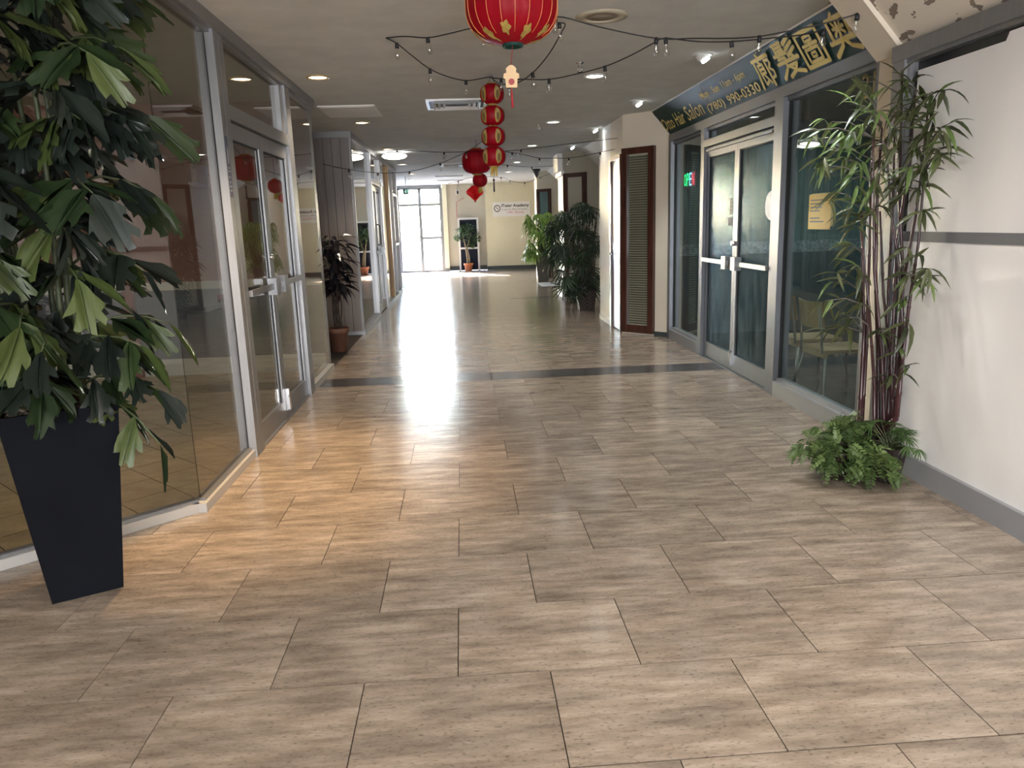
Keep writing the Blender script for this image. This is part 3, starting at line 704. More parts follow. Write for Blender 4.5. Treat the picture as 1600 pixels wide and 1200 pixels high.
# shop interior
SHOP_FILL = []  # unseen spots added to brighten the dark shop interior
struct('wall_left', MB().box(-6.4, 8.0, 0, XL - .07, 8.1, ZC), MT['pink'])
struct('trim_10', MB().box(-6.4, 7.985, .175, XL - .06, 8.0, .90), MT['bluegrey'])
struct('trim_11', MB().box(-6.4, 7.965, .89, XL - .06, 8.0, .97), MT['white'])
struct('baseboard_left', MB().box(-6.4, 7.98, 0, XL - .06, 8.0, .175), MT['white'])
struct('trim_12', MB().box(-3.46, 7.93, 0, -3.36, 7.985, ZC), MT['pink_trim'])

for x_, y_, p_ in ((-2.9, 3.4, 45), (-3.0, 6.0, 60), (-4.6, 5.0, 40)):
    SHOP_FILL.append((x_, y_, p_))
struct('trim_13', MB().box(XL - .07, 7.965, 0, XL - .045, 8.1, ZC), MT['alu'])
# --- recess and second shop front on the left
pw = root('wall_left', (-2.4, 10.5, 0), kind='structure')
part('backing', MB().box(-6.4, 10.56, 0, XL - .03, 10.62, ZC), MT['dark_int'], pw)
x = XL - .02; k = 0
while x > -3.2:
    part('plank', MB().box(x - .112, 10.535 + R_(-.002, .002), .05, x - .003, 10.56, 2.62), MT['panel'], pw); x -= .115
part('sill', MB().box(-3.3, 10.50, 0, XL + .02, 10.56, .05), MT['alu'], pw)
part('head', MB().box(-3.3, 10.51, 2.62, XL + .02, 10.56, ZC), MT['alu_dark'], pw)
part('corner_trim', MB().box(XL - .02, 10.52, 0, XL + .012, 10.56, 2.62), MT['alu_dark'], pw)
l3 = root('window_5', (XL, 14.0, 0), kind='structure')
part('sill', MB().box(XL - .08, 10.56, 0, XL + .02, 12.72, .06), MT['alu'], l3)
part('sill', MB().box(XL - .08, 14.22, 0, XL + .02, 17.6, .06), MT['alu'], l3)
part('header', MB().box(XL - .08, 10.56, 2.62, XL + .015, 17.6, 2.70), MT['alu'], l3)
for ya, yb, mm in ((12.62, 12.74, 'alu'), (14.1, 14.24, 'alu'), (15.55, 15.75, 'orange'), (16.5, 16.56, 'alu_dark'), (17.5, 17.62, 'alu_dark')):
    part('mullion', MB().box(XL - .08, ya, 0, XL + .01, yb, 2.62), MT[mm], l3)
for ya, yb, za in ((10.56, 12.62, .06), (12.74, 14.1, 2.24), (14.24, 15.55, .06), (15.75, 16.5, .06), (16.56, 17.5, .06)):
    part('pane', MB().box(XL - .045, ya, za, XL - .037, yb, 2.62), MT['glass_tint'], l3)
part('transom_bar', MB().box(XL - .08, 12.74, 2.15, XL + .005, 14.1, 2.24), MT['alu'], l3)
for za in (1.05, 2.1):
    part('rail', MB().box(XL - .07, 16.56, za, XL, 17.5, za + .05), MT['alu_dark'], l3)
d3 = root('door_3', (XL - .04, 13.4, 0), kind='structure')
l1 = door_leaf(d3, xd, 12.75, 13.41, .015, 2.14, 1, gmat='glass_tint'); push_bar(l1, xd, 12.78, 13.39, 1.05, 1, 13.3)
l2 = door_leaf(d3, xd, 13.42, 14.09, .015, 2.14, 1, gmat='glass_tint'); push_bar(l2, xd, 13.44, 14.07, 1.05, 1, 13.53)
part('pull_handle', MB().tube([(xd + .02, 13.30, 1.15), (xd + .07, 13.30, 1.17), (xd + .07, 13.30, 1.48), (xd + .02, 13.30, 1.50)], .014), MT['black'], l1)
struct('wall_left', MB().box(-6.4, 15.9, 0, XL - .1, 16.0, ZC), MT['shopwall'])
struct('wall_left', MB().box(-2.72, 16.0, 0, -2.62, YF, ZC), MT['blocker'])  # unseen dark wall added to keep bright window out of salon door reflections
struct('wall_left', MB().box(-4.2, 10.62, 0, -4.1, 15.9, ZC), MT['dark_int'])

# --- wood-framed window and door of the bays
def wood_window(name, origin, direc, w, z0, z1, fr, glass_mat, blind=True, parentname=None):
    d = Vector((*direc, 0)).normalized(); N = Vector((d.y, -d.x, 0))
    if N.y > 0: N = -N
    O = Vector((*origin, 0)); F = (O, d, Vector((0, 0, 1)), N)
    wr = root(name, O, kind='structure')
    part('frame', rect_on(F, 0, fr, z0, z1, .06), MT['wood'], wr); part('frame', rect_on(F, w - fr, w, z0, z1, .06), MT['wood'], wr)
    part('frame', rect_on(F, fr, w - fr, z1 - fr, z1, .055), MT['wood'], wr); part('frame', rect_on(F, fr, w - fr, z0, z0 + fr * 1.3, .055), MT['wood'], wr)
    if blind:
        z = z0 + fr * 1.3 + .01
        sl = MB()
        while z < z1 - fr - .03:
            sl.hexa([O + d * u + Vector((0, 0, zz)) + N * nn for u, zz, nn in ((fr, z, .006), (w - fr, z, .006), (w - fr, z + .022, .016), (fr, z + .022, .016))],
                    [O + d * u + Vector((0, 0, zz)) + N * nn for u, zz, nn in ((fr, z + .002, .004), (w - fr, z + .002, .004), (w - fr, z + .024, .014), (fr, z + .024, .014))])
            z += .03
        part('blind_slats', sl, MT['blind'], wr, kind='stuff')
        part('pane', rect_on(F, fr, w - fr, z0 + fr * 1.3, z1 - fr, .006, lift=.025), MT[glass_mat], wr)
    else:
        part('pane', rect_on(F, fr, w - fr, z0 + fr * 1.3, z1 - fr, .012), MT[glass_mat], wr)
    return wr
dd = (Vector(B1a) - Vector(B1b)).normalized()
o_ = Vector(B1b) + dd * .02
wood_window('window_6', (o_.x, o_.y), (dd.x, dd.y), .46, .03, 2.30, .075, 'glass')
d2_ = Vector((.55, -.54)).normalized(); o_ = Vector((1.95, 14.42)) + d2_ * .02
wood_window('window_7', (o_.x, o_.y), (d2_.x, d2_.y), .50, .05, 2.31, .075, 'beige_wall', False)
d3_ = Vector((.53, -.53)).normalized(); o_ = Vector((1.97, 19.7)) + d3_ * .02
wood_window('window_8', (o_.x, o_.y), (d3_.x, d3_.y), .44, .05, 2.26, .07, 'teal', False)
dr = root('door_4', (2.04, 10.05, 0), kind='structure')
part('frame', MB().box(2.015, 10.30, 0, 2.12, 10.40, 2.25).box(2.015, 9.70, 0, 2.12, 9.73, 2.25).box(2.015, 9.73, 2.2, 2.12, 10.30, 2.25), MT['wood_edge'], dr)
lf = part('leaf', MB().box(2.045, 9.73, .01, 2.09, 10.30, 2.2), MT['wood_edge'], dr)
part('glazing', MB().box(2.035, 9.735, .02, 2.045, 10.18, 2.19), pm('white_reflective_film', (.62, .64, .68), .22, .35), lf)
part('back_plate', MB().box(2.03, 10.20, .93, 2.045, 10.245, 1.14), MT['chrome'], lf)
part('lever_handle', MB().tube([(2.04, 10.22, 1.0), (1.985, 10.22, 1.0), (1.98, 10.20, 1.0), (1.98, 10.09, 1.0)], .011, 8), MT['chrome'], lf)

# ================================================================== LAMPS AND CEILING FITTINGS
def spot(parent, loc, direction, col, power, size=105, blend=.85, rad=.09):
    l = bpy.data.lights.new('spot_light', 'SPOT'); l.energy = power; l.color = col; l.spot_size = math.radians(size); l.spot_blend = blend; l.shadow_soft_size = rad
    o = bpy.data.objects.new('spot_light', l); C.objects.link(o)
    o.rotation_euler = Vector(direction).to_track_quat('-Z', 'Y').to_euler()
    if parent is not None: o.parent = parent; o.location = Vector(loc) - WL[parent]
    else: o.location = loc
    return o
def downlight(x, y, label, group, em, col, power, trim='lampwhite', aim=(0, 0, -1), size=105, blend=.85, rad=.09):
    r = root('downlight', (x, y, ZC), label, 'ceiling light', group)
    part('trim_ring', MB().lathe((x, y, ZC), [(.098, 0), (.098, -.006), (.080, -.012), (.074, -.004), (.074, 0)], 24), MT[trim], r)
    part('lens', MB().lathe((x, y, ZC), [(.0001, -.0075), (.05, -.008), (.073, -.004), (.073, -.001)], 20), MT[em], r)
    spot(r, (x, y, ZC - .03), aim, col, power, size, blend, rad)
    return r
PW_L, PW_R, PW_E = 95, 95, 80
ordw = ['nearest', 'second', 'third', 'fourth', 'fifth', 'sixth', 'seventh']
for i, y in enumerate((6.82, 9.70, 13.0, 16.2, 19.2, 22.0)):
    downlight(-1.14, y, 'warm yellow recessed downlight in the row beside the grey-framed shop fronts, %s along it' % ordw[i], 'warm downlights beside the shop fronts', 'em_warm', WARM, PW_L if y < 12 else 25, 'brass_trim')
for i, y in enumerate((7.03, 10.09, 13.04, 16.46, 19.4)):
    downlight(1.24, y, 'white recessed downlight in the ceiling row between lanterns and salon side, %s along it' % ordw[i], 'white downlights of the salon side', 'em_neut', NEUT, PW_R if y < 12 else 25, size=105, blend=.85)
for x, y, c_, p, sz in ((-1.20, 4.35, AMBER, 330, 72), (1.24, 4.0, NEUT, 45, 110), (-1.14, .9, WARM, 60, 120), (1.24, 1.3, NEUT, 135, 165), (-1.1, -2.4, NEUT, 70, 140), (1.24, -2.1, NEUT, 150, 150)):
    spot(None, (x, y, ZC - .03), (0, 0, -1), c_, p, sz, .4 if sz > 130 else .8)
def eyeball(x, y, label, power):
    r = root('eyeball_spotlight', (x, y, ZC), label, 'spotlight', 'tilted spotlights along the salon soffit')
    part('trim_ring', MB().lathe((x, y, ZC), [(.082, 0), (.082, -.004), (.066, -.008), (.06, -.002)], 22), MT['ceil'], r)
    part('ball', MB().ball((x, y, ZC + .005), .055, 16, 10), MT['ceil'], r)
    d = Vector((.55, -.25, -1)).normalized(); c0 = Vector((x, y, ZC + .005)) + d * .048
    m_ = MB(); m_.tube([c0, c0 + d * .012], .034, 14); part('lens', m_, MT['em_cool'], r)
    spot(r, c0 + d * .03, (.12, -.1, -1), COOL, power, 85, .7, .04)
for i, y in enumerate((6.27, 8.55, 10.9, 13.3)):
    eyeball((1.965, 1.965, 1.90, 1.93)[i], y, 'tilted cool white spotlight close to the green banner side of ceiling, %s of four' % ordw[i], (60, 60, 7, 25)[i])
spot(None, (1.80, 4.25, ZC - .05), (.02, -.03, -1), COOL, 60, 75, .7, .03)

for x_, y_, p_ in SHOP_FILL: spot(None, (x_, y_, ZC - .03), (0, 0, -1), NEUT, p_, 140)
sp_c = (0.94, 5.06, ZC)
r = root('ceiling_speaker', sp_c, 'round beige loudspeaker grille set flush in the ceiling', 'speaker')
part('rim', MB().lathe(sp_c, [(.165, 0), (.165, -.008), (.10, -.014), (.098, -.004), (.098, 0)], 32), MT['speaker'], r)
part('grille', MB().lathe(sp_c, [(.0001, -.012), (.097, -.006), (.097, 0)], 32), pm('grille_mesh', (.24, .20, .14), .8, var=.3, scale=220), r)

def vent(x0, x1, y0, y1, label):
    r = root('air_vent', ((x0 + x1) / 2, (y0 + y1) / 2, ZC), label, 'vent', 'louvred ceiling vents')
    z1, z0 = ZC, ZC - .03
    part('backing', MB().box(x0 + .02, y0 + .02, ZC - .006, x1 - .02, y1 - .02, ZC - .001), MT['black'], r)
    part('frame', MB().box(x0, y0, z0 + .012, x1, y0 + .03, z1).box(x0, y1 - .03, z0 + .012, x1, y1, z1).box(x0, y0 + .03, z0 + .012, x0 + .03, y1 - .03, z1).box(x1 - .03, y0 + .03, z0 + .012, x1, y1 - .03, z1), MT['vent'], r)
    for k in range(1, 4):
        a = .05 * k + .02; m_ = MB()
        xa, xb, ya, yb = x0 + a, x1 - a, y0 + a * .75, y1 - a * .75
        for p, q, in (((xa, ya), (xb, ya)), ((xb, ya), (xb, yb)), ((xb, yb), (xa, yb)), ((xa, yb), (xa, ya))):
            d = Vector((q[0] - p[0], q[1] - p[1])).normalized(); nn = Vector((-d.y, d.x)) * .028
            m_.add([(p[0], p[1], z0 - .004), (q[0], q[1], z0 - .004), (q[0] + nn.x - d.x * .028, q[1] + nn.y - d.y * .028, ZC - .004), (p[0] + nn.x + d.x * .028, p[1] + nn.y + d.y * .028, ZC - .004)], [(0, 1, 2, 3)])
        part('louvre', m_, MT['vent'], r)
    return r
vent(-.30, .33, 8.10, 8.72, 'square white louvred air vent in the ceiling behind the string of small lanterns')
vent(-.38, .20, 16.3, 16.95, 'white louvred air vent far down the ceiling beside the larger distant lantern')
single('ceiling_panel', MB().box(-1.43, 8.36, ZC - .012, -.84, 9.18, ZC).box(-1.40, 8.40, ZC - .016, -.87, 9.14, ZC - .012), MT['cream_white'], 'flat white access panel in the ceiling above the first shop front corner', 'ceiling panel', org=(-1.1, 8.8, ZC))
for y, w in ((20.3, 'nearer'), (22.2, 'farther')):
    r = root('slot_diffuser', (-.25, y, ZC), 'narrow black slot diffuser across the far ceiling, %s of the two' % w, 'vent', 'slot diffusers')
    part('frame', MB().box(-.62, y - .07, ZC - .02, .12, y + .07, ZC), MT['vent'], r)
    part('slot', MB().box(-.60, y - .05, ZC - .024, .10, y - .015, ZC - .02), MT['black'], r); part('slot', MB().box(-.60, y + .015, ZC - .024, .10, y + .05, ZC - .02), MT['black'], r)
gl = (-1.08, 13.55, ZC)
r = root('globe_light', gl, 'glowing white round ceiling light close to the second shop front', 'ceiling light')
part('base', MB().lathe(gl, [(.13, 0), (.13, -.025), (.10, -.03)], 24), MT['alu_dark'], r)
part('shade', MB().lathe(gl, [(.10, -.030), (.19, -.045), (.215, -.07), (.18, -.10), (.10, -.118), (.0001, -.122)], 28), emat('globe_glow', (1, .98, .93), 6), r)
for (px, py, lb) in ((906, 98, 'chrome sprinkler head on the ceiling, the one nearest the round speaker'), (841, 194, 'chrome sprinkler head on the ceiling near the second white downlight'), (811, 240, 'small chrome sprinkler head on the ceiling just beyond the larger distant lantern')):
    p = at(px, py, 2, ZC); p.z = ZC
    r = root('sprinkler', p, lb, 'sprinkler', 'ceiling sprinkler heads')
    part('escutcheon', MB().lathe(p, [(.035, 0), (.033, -.006), (.012, -.012), (.012, -.03)], 14), MT['chrome'], r)
    part('frame', MB().tube([p + Vector((-.008, 0, -.03)), p + Vector((-.02, 0, -.045)), p + Vector((-.012, 0, -.068))], .004, 5).tube([p + Vector((.008, 0, -.03)), p + Vector((.02, 0, -.045)), p + Vector((.012, 0, -.068))], .004, 5), MT['chrome'], r)
    part('deflector', MB().lathe(p, [(.024, -.072), (.024, -.068), (.0001, -.066)], 12), MT['chrome'], r)
# camera dome and exit sign
p = at(838, 264, 2, ZC); p = Vector((2.0, 19.2, ZC)) if p.y > 24 else Vector((p.x, p.y, ZC))
r = root('security_camera', p, 'black cone-shaped camera hanging from the far ceiling by the third bay', 'camera')
part('mount', MB().lathe(p, [(.10, 0), (.10, -.03), (.085, -.05)], 16), MT['black'], r)
part('housing', MB().lathe(p, [(.085, -.05), (.05, -.12), (.022, -.19), (.0001, -.21)], 16), MT['black'], r)
p = at(634, 294, 1, 20.0)
r = root('exit_sign', (p.x, 20.0, ZC), 'small green running-figure exit sign hanging before the bright end window', 'sign')
F = (Vector((p.x - .075, 20.0, 2.25)), Vector((1, 0, 0)), Vector((0, 0, 1)), Vector((0, -1, 0)))
part('case', MB().box(p.x - .08, 20.0, 2.24, p.x + .08, 20.04, 2.40), MT['greenboard'], r)
part('bracket', MB().box(p.x - .01, 20.01, 2.40, p.x + .01, 20.03, ZC), MT['alu'], r)
m_ = MB(); rect_on(F, .055, .085, .03, .10, .002, m_, .001); rect_on(F, .06, .08, .105, .13, .002, m_, .001); rect_on(F, .03, .055, .06, .075, .002, m_, .001); rect_on(F, .085, .115, .08, .093, .002, m_, .001); rect_on(F, .115, .14, .01, .14, .002, m_, .001)
part('pictogram', m_, MT['green_sign'], r)

# ================================================================== LANTERNS
def lantern_profile(R, H, ro, n=14, pw=2.5):
    out = []
    zo = H * (1 - (ro / R) ** pw) ** (1 / pw)
    for i in range(n + 1):
        z = -zo + 2 * zo * i / n; out.append((R * max(1e-4, 1 - abs(z / H) ** pw) ** (1 / pw), z))
    return out, zo
def surf(c, R, H, th, z, pw=2.5, lift=.003):
    r = R * max(1e-4, 1 - min(.999, abs(z / H)) ** pw) ** (1 / pw) + lift
    return Vector((c[0] + r * math.cos(th), c[1] + r * math.sin(th), c[2] + z))
def flower(mb, c, R, H, th, z, s):
    pts = []
    for k in range(20):
        a = 2 * PI * k / 20; rr = s * (.82 + .18 * math.cos(5 * a)); pts.append(surf(c, R, H, th + rr * math.cos(a) / R, z + rr * math.sin(a) * .8))
    mb.add(pts + [surf(c, R, H, th, z)], [(k, (k + 1) % 20, 20) for k in range(20)])
def oval(mb, c, R, H, th, z, sw, sh, lift=.003):
    vs = [surf(c, R, H, th, z, lift=lift)]; rings = 3
    for q in range(1, rings + 1):
        for k in range(16):
            a = 2 * PI * k / 16; vs.append(surf(c, R, H, th + sw * q / rings * math.cos(a) / R, z + sh * q / rings * math.sin(a), lift=lift))
    fs = [(0, 1 + k, 1 + (k + 1) % 16) for k in range(16)]
    for q in range(rings - 1):
        for k in range(16):
            a0 = 1 + q * 16; fs.append((a0 + k, a0 + (k + 1) % 16, a0 + 16 + (k + 1) % 16, a0 + 16 + k))
    mb.add(vs, fs)
def big_lantern(c, R, H, ro, label, group, nrib=18, prints=True, tassel=None, cord_top=ZC):
    r = root('red_lantern', (c[0], c[1], c[2] - H), label, 'lantern', group)
    prof, zo = lantern_profile(R, H, ro)
    m_ = MB(); n = nrib * 4; vs = []
    for rr, z in prof:
        for j in range(n):
            th = 2 * PI * j / n; s = 1 - .022 * abs(math.sin(nrib * th / 2)) ** .7 * (1 if abs(z) < zo * .98 else 0)
            vs.append((c[0] + rr * s * math.cos(th), c[1] + rr * s * math.sin(th), c[2] + z))
    k = len(prof); m_.add(vs, [(i * n + j, i * n + (j + 1) % n, (i + 1) * n + (j + 1) % n, (i + 1) * n + j) for i in range(k - 1) for j in range(n)], True)
    part('shade', m_, MT['red'], r)
    for j in range(nrib):
        th = 2 * PI * j / nrib
        part('rib', MB().tube([(c[0] + (rr + .0015) * math.cos(th), c[1] + (rr + .0015) * math.sin(th), c[2] + z) for rr, z in prof[1:-1]], .0016 * R / .23, 4), MT['gold_rib' if prints else 'tassel'], r)
    part('bottom_collar', MB().lathe((c[0], c[1], c[2] - zo), [(ro * .8, .01), (ro, .01), (ro, -.014), (ro * .8, -.014), (ro * .8, .01)], 20), MT['banner'] if prints else MT['gold'], r)
    part('top_collar', MB().lathe((c[0], c[1], c[2] + zo), [(ro, -.01), (ro, .014), (ro * .3, .016)], 20), MT['gold'], r)
    if c[2] + zo < cord_top - .02: part('hanging_cord', MB().tube([(c[0], c[1], c[2] + zo + .01), (c[0], c[1], cord_top)], .003, 5), MT['wire'], r)
    if prints:
        for j in range(10):
            m_ = MB(); th = -PI / 2 - .25 + j * 2 * PI / 10; flower(m_, c, R, H, th, -H * (.76 + .07 * (j % 2)), R * .155); part('gold_flower', m_, MT['gold'], r)
    return r, zo
bc = (.297, 4.0, 2.490)
bl, zo = big_lantern(bc, .226, .176, .052, 'large red silk lantern with gold ribs and flowers, hanging nearest the camera', 'large red lanterns', 20)
zt = bc[2] - zo - .012
p_tag = at(799, 122, 1, 4.0)
part('tag_cord', MB().tube([(bc[0], bc[1], zt + .02), (p_tag.x, 4.0, p_tag.z + .05)], .0018, 4), MT['tassel'], bl)
pts = [(-.028, -.045), (.028, -.045), (.030, -.005), (.040, .0), (.038, .02), (.024, .026), (.026, .045), (.012, .058), (0, .062), (-.012, .058), (-.026, .045), (-.024, .026), (-.038, .02), (-.040, .0), (-.030, -.005)]
m_ = MB(); n = len(pts)
m_.add([(p_tag.x + a, 3.997, p_tag.z + b) for a, b in pts] + [(p_tag.x + a, 4.003, p_tag.z + b) for a, b in pts], [tuple(range(n)), tuple(range(2 * n - 1, n - 1, -1))] + [(i, n + i, n + (i + 1) % n, (i + 1) % n) for i in range(n)])
tg = part('wooden_tag', m_, MT['tag'], bl)
m_ = MB(); m_.tube([(p_tag.x, 3.996, p_tag.z - .018), (p_tag.x, 3.993, p_tag.z - .018)], .015, 16); part('red_disc', m_, MT['tagred'], tg)
part('tassel', MB().tube([(p_tag.x, 4.0, p_tag.z - .045), (p_tag.x, 4.0, p_tag.z - .075), (p_tag.x + .002, 4.0, p_tag.z - .14)], [.002, .005, .006], 7), MT['tassel'], bl)

wordn = ['topmost', 'second from the top', 'third from the top', 'lowest']
cz = [at(768.5 + .9 * i, yy, 1, 6.9) for i, yy in enumerate((147, 181, 213.5, 244.5))]
for i, p in enumerate(cz):
    c = (p.x, 6.9, p.z); R, H = .103, .088
    r = root('small_lantern', (c[0], c[1], c[2] - H), 'small red lantern with gold prints, %s in the hanging chain of four' % wordn[i], 'lantern', 'chain of four small lanterns')
    prof, zo = lantern_profile(R, H, .042, 12, 2.3)
    part('shade', MB().lathe(c, prof, 28), MT['red'], r)
    for j in range(5):
        m_ = MB(); oval(m_, c, R, H, -PI / 2 + .42 + j * 2 * PI / 5, -.002, .028, .062); pr = part('gold_print', m_, MT['gold'], r)
        m_ = MB(); oval(m_, c, R, H, -PI / 2 + .42 + j * 2 * PI / 5, -.014, .015, .034, .0045); part('printed_robe', m_, MT['robe'], pr)
        m_ = MB(); oval(m_, c, R, H, -PI / 2 + .42 + j * 2 * PI / 5, .034, .010, .012, .0045); part('printed_face', m_, MT['face'], pr)
    part('top_collar', MB().lathe((c[0], c[1], c[2] + zo), [(.042, -.004), (.042, .008), (.030, .008)], 18), MT['gold'], r)
    part('bottom_collar', MB().lathe((c[0], c[1], c[2] - zo), [(.030, -.008), (.042, -.008), (.042, .004)], 18), MT['gold'], r)
    up = .014 if i else ZC - (c[2] + zo)
    for sx in (-.026, .026):
        part('link_cord', MB().tube([(c[0] + sx, c[1], c[2] + zo + .004), (c[0] + (sx if i else sx * .2), c[1], c[2] + zo + up)], .0035 if i else .002, 5), MT['wire'], r)
    if i == 3:
        for k in range(9):
            a = 2 * PI * k / 9
            part('tassel_strand', MB().tube([(c[0] + .02 * math.cos(a), c[1] + .02 * math.sin(a), c[2] - zo), (c[0] + .03 * math.cos(a), c[1] + .03 * math.sin(a), c[2] - zo - .085)], [.006, .004], 5), MT['goldtassel'], r)
c2 = (.285, 12.0, 2.385)
big_lantern(c2, .222, .19, .07, 'large plain red lantern hanging behind the lowest small lantern', 'large red lanterns', 16, False)
p = at(750, 281.5, 1, 14.2)
r = root('small_red_lantern', (p.x, p.y, p.z - .12), 'small plain red lantern with gold tassel, far down the hall above the honeycomb ball', 'lantern')
prof, zo = lantern_profile(.135, .125, .04, 12, 2.2)
part('shade', MB().lathe(p, prof, 26), MT['red'], r)
part('top_collar', MB().lathe((p.x, p.y, p.z + zo), [(.04, 0), (.04, .02), (.0001, .022)], 14), MT['gold'], r)
part('tassel', MB().lathe((p.x, p.y, p.z - zo), [(.03, 0), (.034, -.03), (.045, -.10)], 12), MT['goldtassel'], r)
part('hanging_cord', MB().tube([(p.x, p.y, p.z + zo), (p.x, p.y, ZC)], .003, 4), MT['wire'], r)
p = at(742, 301, 1, 14.6)
r = root('honeycomb_ornament', (p.x, p.y, p.z - .15), 'bright red folded honeycomb paper ornament, lowest hanging decoration in the far hall', 'ornament')
m_ = MB(); n = 48; vs = []; prof = [(.012, -.15), (.045, -.12), (.10, -.065), (.15, -.03), (.165, .02), (.13, .065), (.09, .09), (.06, .125), (.012, .135)]
for rr, z in prof:
    for j in range(n): th = 2 * PI * j / n; q = rr * (1 if j % 2 else .80); vs.append((p.x + q * math.cos(th), p.y + q * math.sin(th), p.z + z))
m_.add(vs, [(i * n + j, i * n + (j + 1) % n, (i + 1) * n + (j + 1) % n, (i + 1) * n + j) for i in range(len(prof) - 1) for j in range(n)])
part('paper_folds', m_, pm('bright_red_paper', (.85, .012, .015), .5), r)
part('hanging_cord', MB().tube([(p.x, p.y, p.z + .13), (p.x, p.y, ZC)], .003, 4), MT['wire'], r)
part('gold_tag', MB().box(p.x + .07, p.y - .01, p.z + .05, p.x + .14, p.y + .01, p.z + .14), MT['goldtassel'], r)
part('end_cap', MB().ball((p.x, p.y, p.z - .155), .02, 8, 6), MT['tassel'], r)
p = at(772, 290, 1, 13.0)
r = root('hanging_tassel', (p.x, p.y, p.z - .15), 'thin black hanging tassel with pale tip beside the far lanterns', 'ornament')
part('cord', MB().tube([(p.x, p.y, p.z + .1), (p.x, p.y, ZC)], .003, 4), MT['wire'], r)
part('bead', MB().ball((p.x, p.y, p.z + .09), .02, 8, 6), MT['black'], r)
part('strands', MB().tube([(p.x, p.y, p.z + .08), (p.x, p.y, p.z - .10)], [.010, .014], 7), MT['black'], r)
part('tip', MB().tube([(p.x, p.y, p.z - .10), (p.x, p.y, p.z - .14)], [.010, .004], 6), MT['tag'], r)

# ================================================================== STRING LIGHTS
def strand(label, pts, bulbs, wr=.0042, bs=1.0):
    """pts: measured (px, py, Y) along the cable; bulbs: indices and fractions along it"""
    P = []
    for (px, py, Y) in pts:
        p = at(px, py, 1, Y); p.z = min(p.z, ZC - .006); P.append(p)
    # smooth through the points
    Q = []
    for i in range(len(P) - 1):
        p0, p1, p2, p3 = P[max(i - 1, 0)], P[i], P[i + 1], P[min(i + 2, len(P) - 1)]
        for k in range(5):
            t = k / 5; t2, t3 = t * t, t * t * t
            q = .5 * ((2 * p1) + (p2 - p0) * t + (2 * p0 - 5 * p1 + 4 * p2 - p3) * t2 + (3 * p1 - p0 - 3 * p2 + p3) * t3); q.z = min(q.z, ZC - .005); Q.append(q)
    Q.append(P[-1])
    r = root('string_lights', P[0], label, 'string lights', 'cafe bulb strings under the ceiling')
    part('cable', MB().tube(Q, wr, 5), MT['wire'], r)
    for px in bulbs:
        # nearest cable point by photo column
        best = min(Q, key=lambda q: abs(800 + FPX * (Vector((q.x, q.y, q.z - HC)).dot(Vector((rv[0], av[0], -dv[0])))) / (Vector((q.x, q.y, q.z - HC)).dot(Vector((rv[2], av[2], -dv[2])))) - px))
        tx, ty = R_(-.12, .12), R_(-.12, .12); L = Vector((tx, ty, -1)).normalized()
        a = best - L * .004
        sk = part('socket', MB().tube([a, a + L * .036 * bs], [.012 * bs, .0135 * bs], 8), MT['black'], r)
        b0 = a + L * .034 * bs
        prof = [(0, .010), (.012, .011), (.03, .018), (.048, .021), (.062, .017), (.072, .008), (.0745, .001)]
        bb = part('bulb', MB().tube([b0 + L * h * bs for h, _ in prof], [q * bs for _, q in prof], 10, False), MT['bulbglass'], sk)
    return r
strand('nearest bulb string, running past the big lantern and across the green banner',
       [(603, 58, 5.5), (632, 57, 5.4), (668, 59, 5.3), (700, 53, 5.25), (745, 43, 5.2), (800, 40, 5.1), (868, 26, 5.0), (935, 42, 4.95), (1025, 60, 4.9), (1085, 60, 4.8), (1140, 60, 4.7), (1187, 57, 4.6), (1240, 47, 4.5), (1290, 36, 4.42), (1340, 22, 4.36), (1368, 13, 4.3)], [668, 757, 866, 1027, 1187, 1342])
strand('bulb string drooping below the big lantern to the topmost small lantern',
       [(603, 57, 5.5), (620, 68, 5.6), (645, 88, 5.8), (672, 108, 6.0), (700, 120, 6.2), (728, 126, 6.5), (750, 123, 6.8), (766, 121, 6.9), (778, 130, 6.5), (792, 132, 6.2), (812, 128, 5.9), (832, 114, 5.6), (848, 97, 5.4), (862, 78, 5.2), (875, 55, 5.05), (883, 38, 4.95), (872, 36, 4.95)], [618, 672, 728, 796, 831, 874])
strand('bulb string rising from the topmost small lantern to the green banner',
       [(766, 121, 6.9), (783, 123, 6.8), (820, 124, 6.5), (858, 124, 6.2), (900, 116, 5.9), (945, 104, 5.6), (985, 87, 5.3), (1022, 67, 5.0), (1040, 60, 4.9), (1090, 65, 4.8), (1143, 65, 4.7), (1200, 60, 4.6), (1250, 55, 4.5), (1287, 47, 4.4)], [783, 858, 945, 1042, 1143, 1287])
strand('far bulb string sagging from the first shop corner to behind the large distant lantern',
       [(505, 256, 8.6), (535, 263, 8.9), (590, 270, 9.6), (640, 268, 10.2), (688, 255, 10.8), (729, 237, 11.4), (757, 216, 11.9)], [540, 591, 642, 688, 729])
strand('far bulb string running level from the globe light to the first bay',
       [(606, 234, 12.6), (650, 236, 12.2), (694, 238, 11.9), (735, 237, 11.7), (790, 236, 11.3), (830, 232, 11.0), (880, 226, 10.6), (940, 219, 10.2), (985, 213, 9.7), (1013, 207, 9.45)], [620, 694, 811])
strand('far bulb string dipping past the second white downlight to the first bay wall',
       [(790, 237, 11.3), (820, 242, 11.2), (843, 247, 11.1), (868, 247, 11.0), (889, 247, 10.8), (915, 243, 10.6), (938, 238, 10.5), (970, 231, 10.0), (1000, 224, 9.75), (1014, 209, 9.5)], [801, 843, 889, 938])
strand('distant bulb string above the tutoring sign',
       [(775, 256, 15.0), (793, 258, 15.2), (831, 261, 15.6), (868, 258, 15.2), (900, 246, 14.4)], [793, 831, 871], bs=1.1)
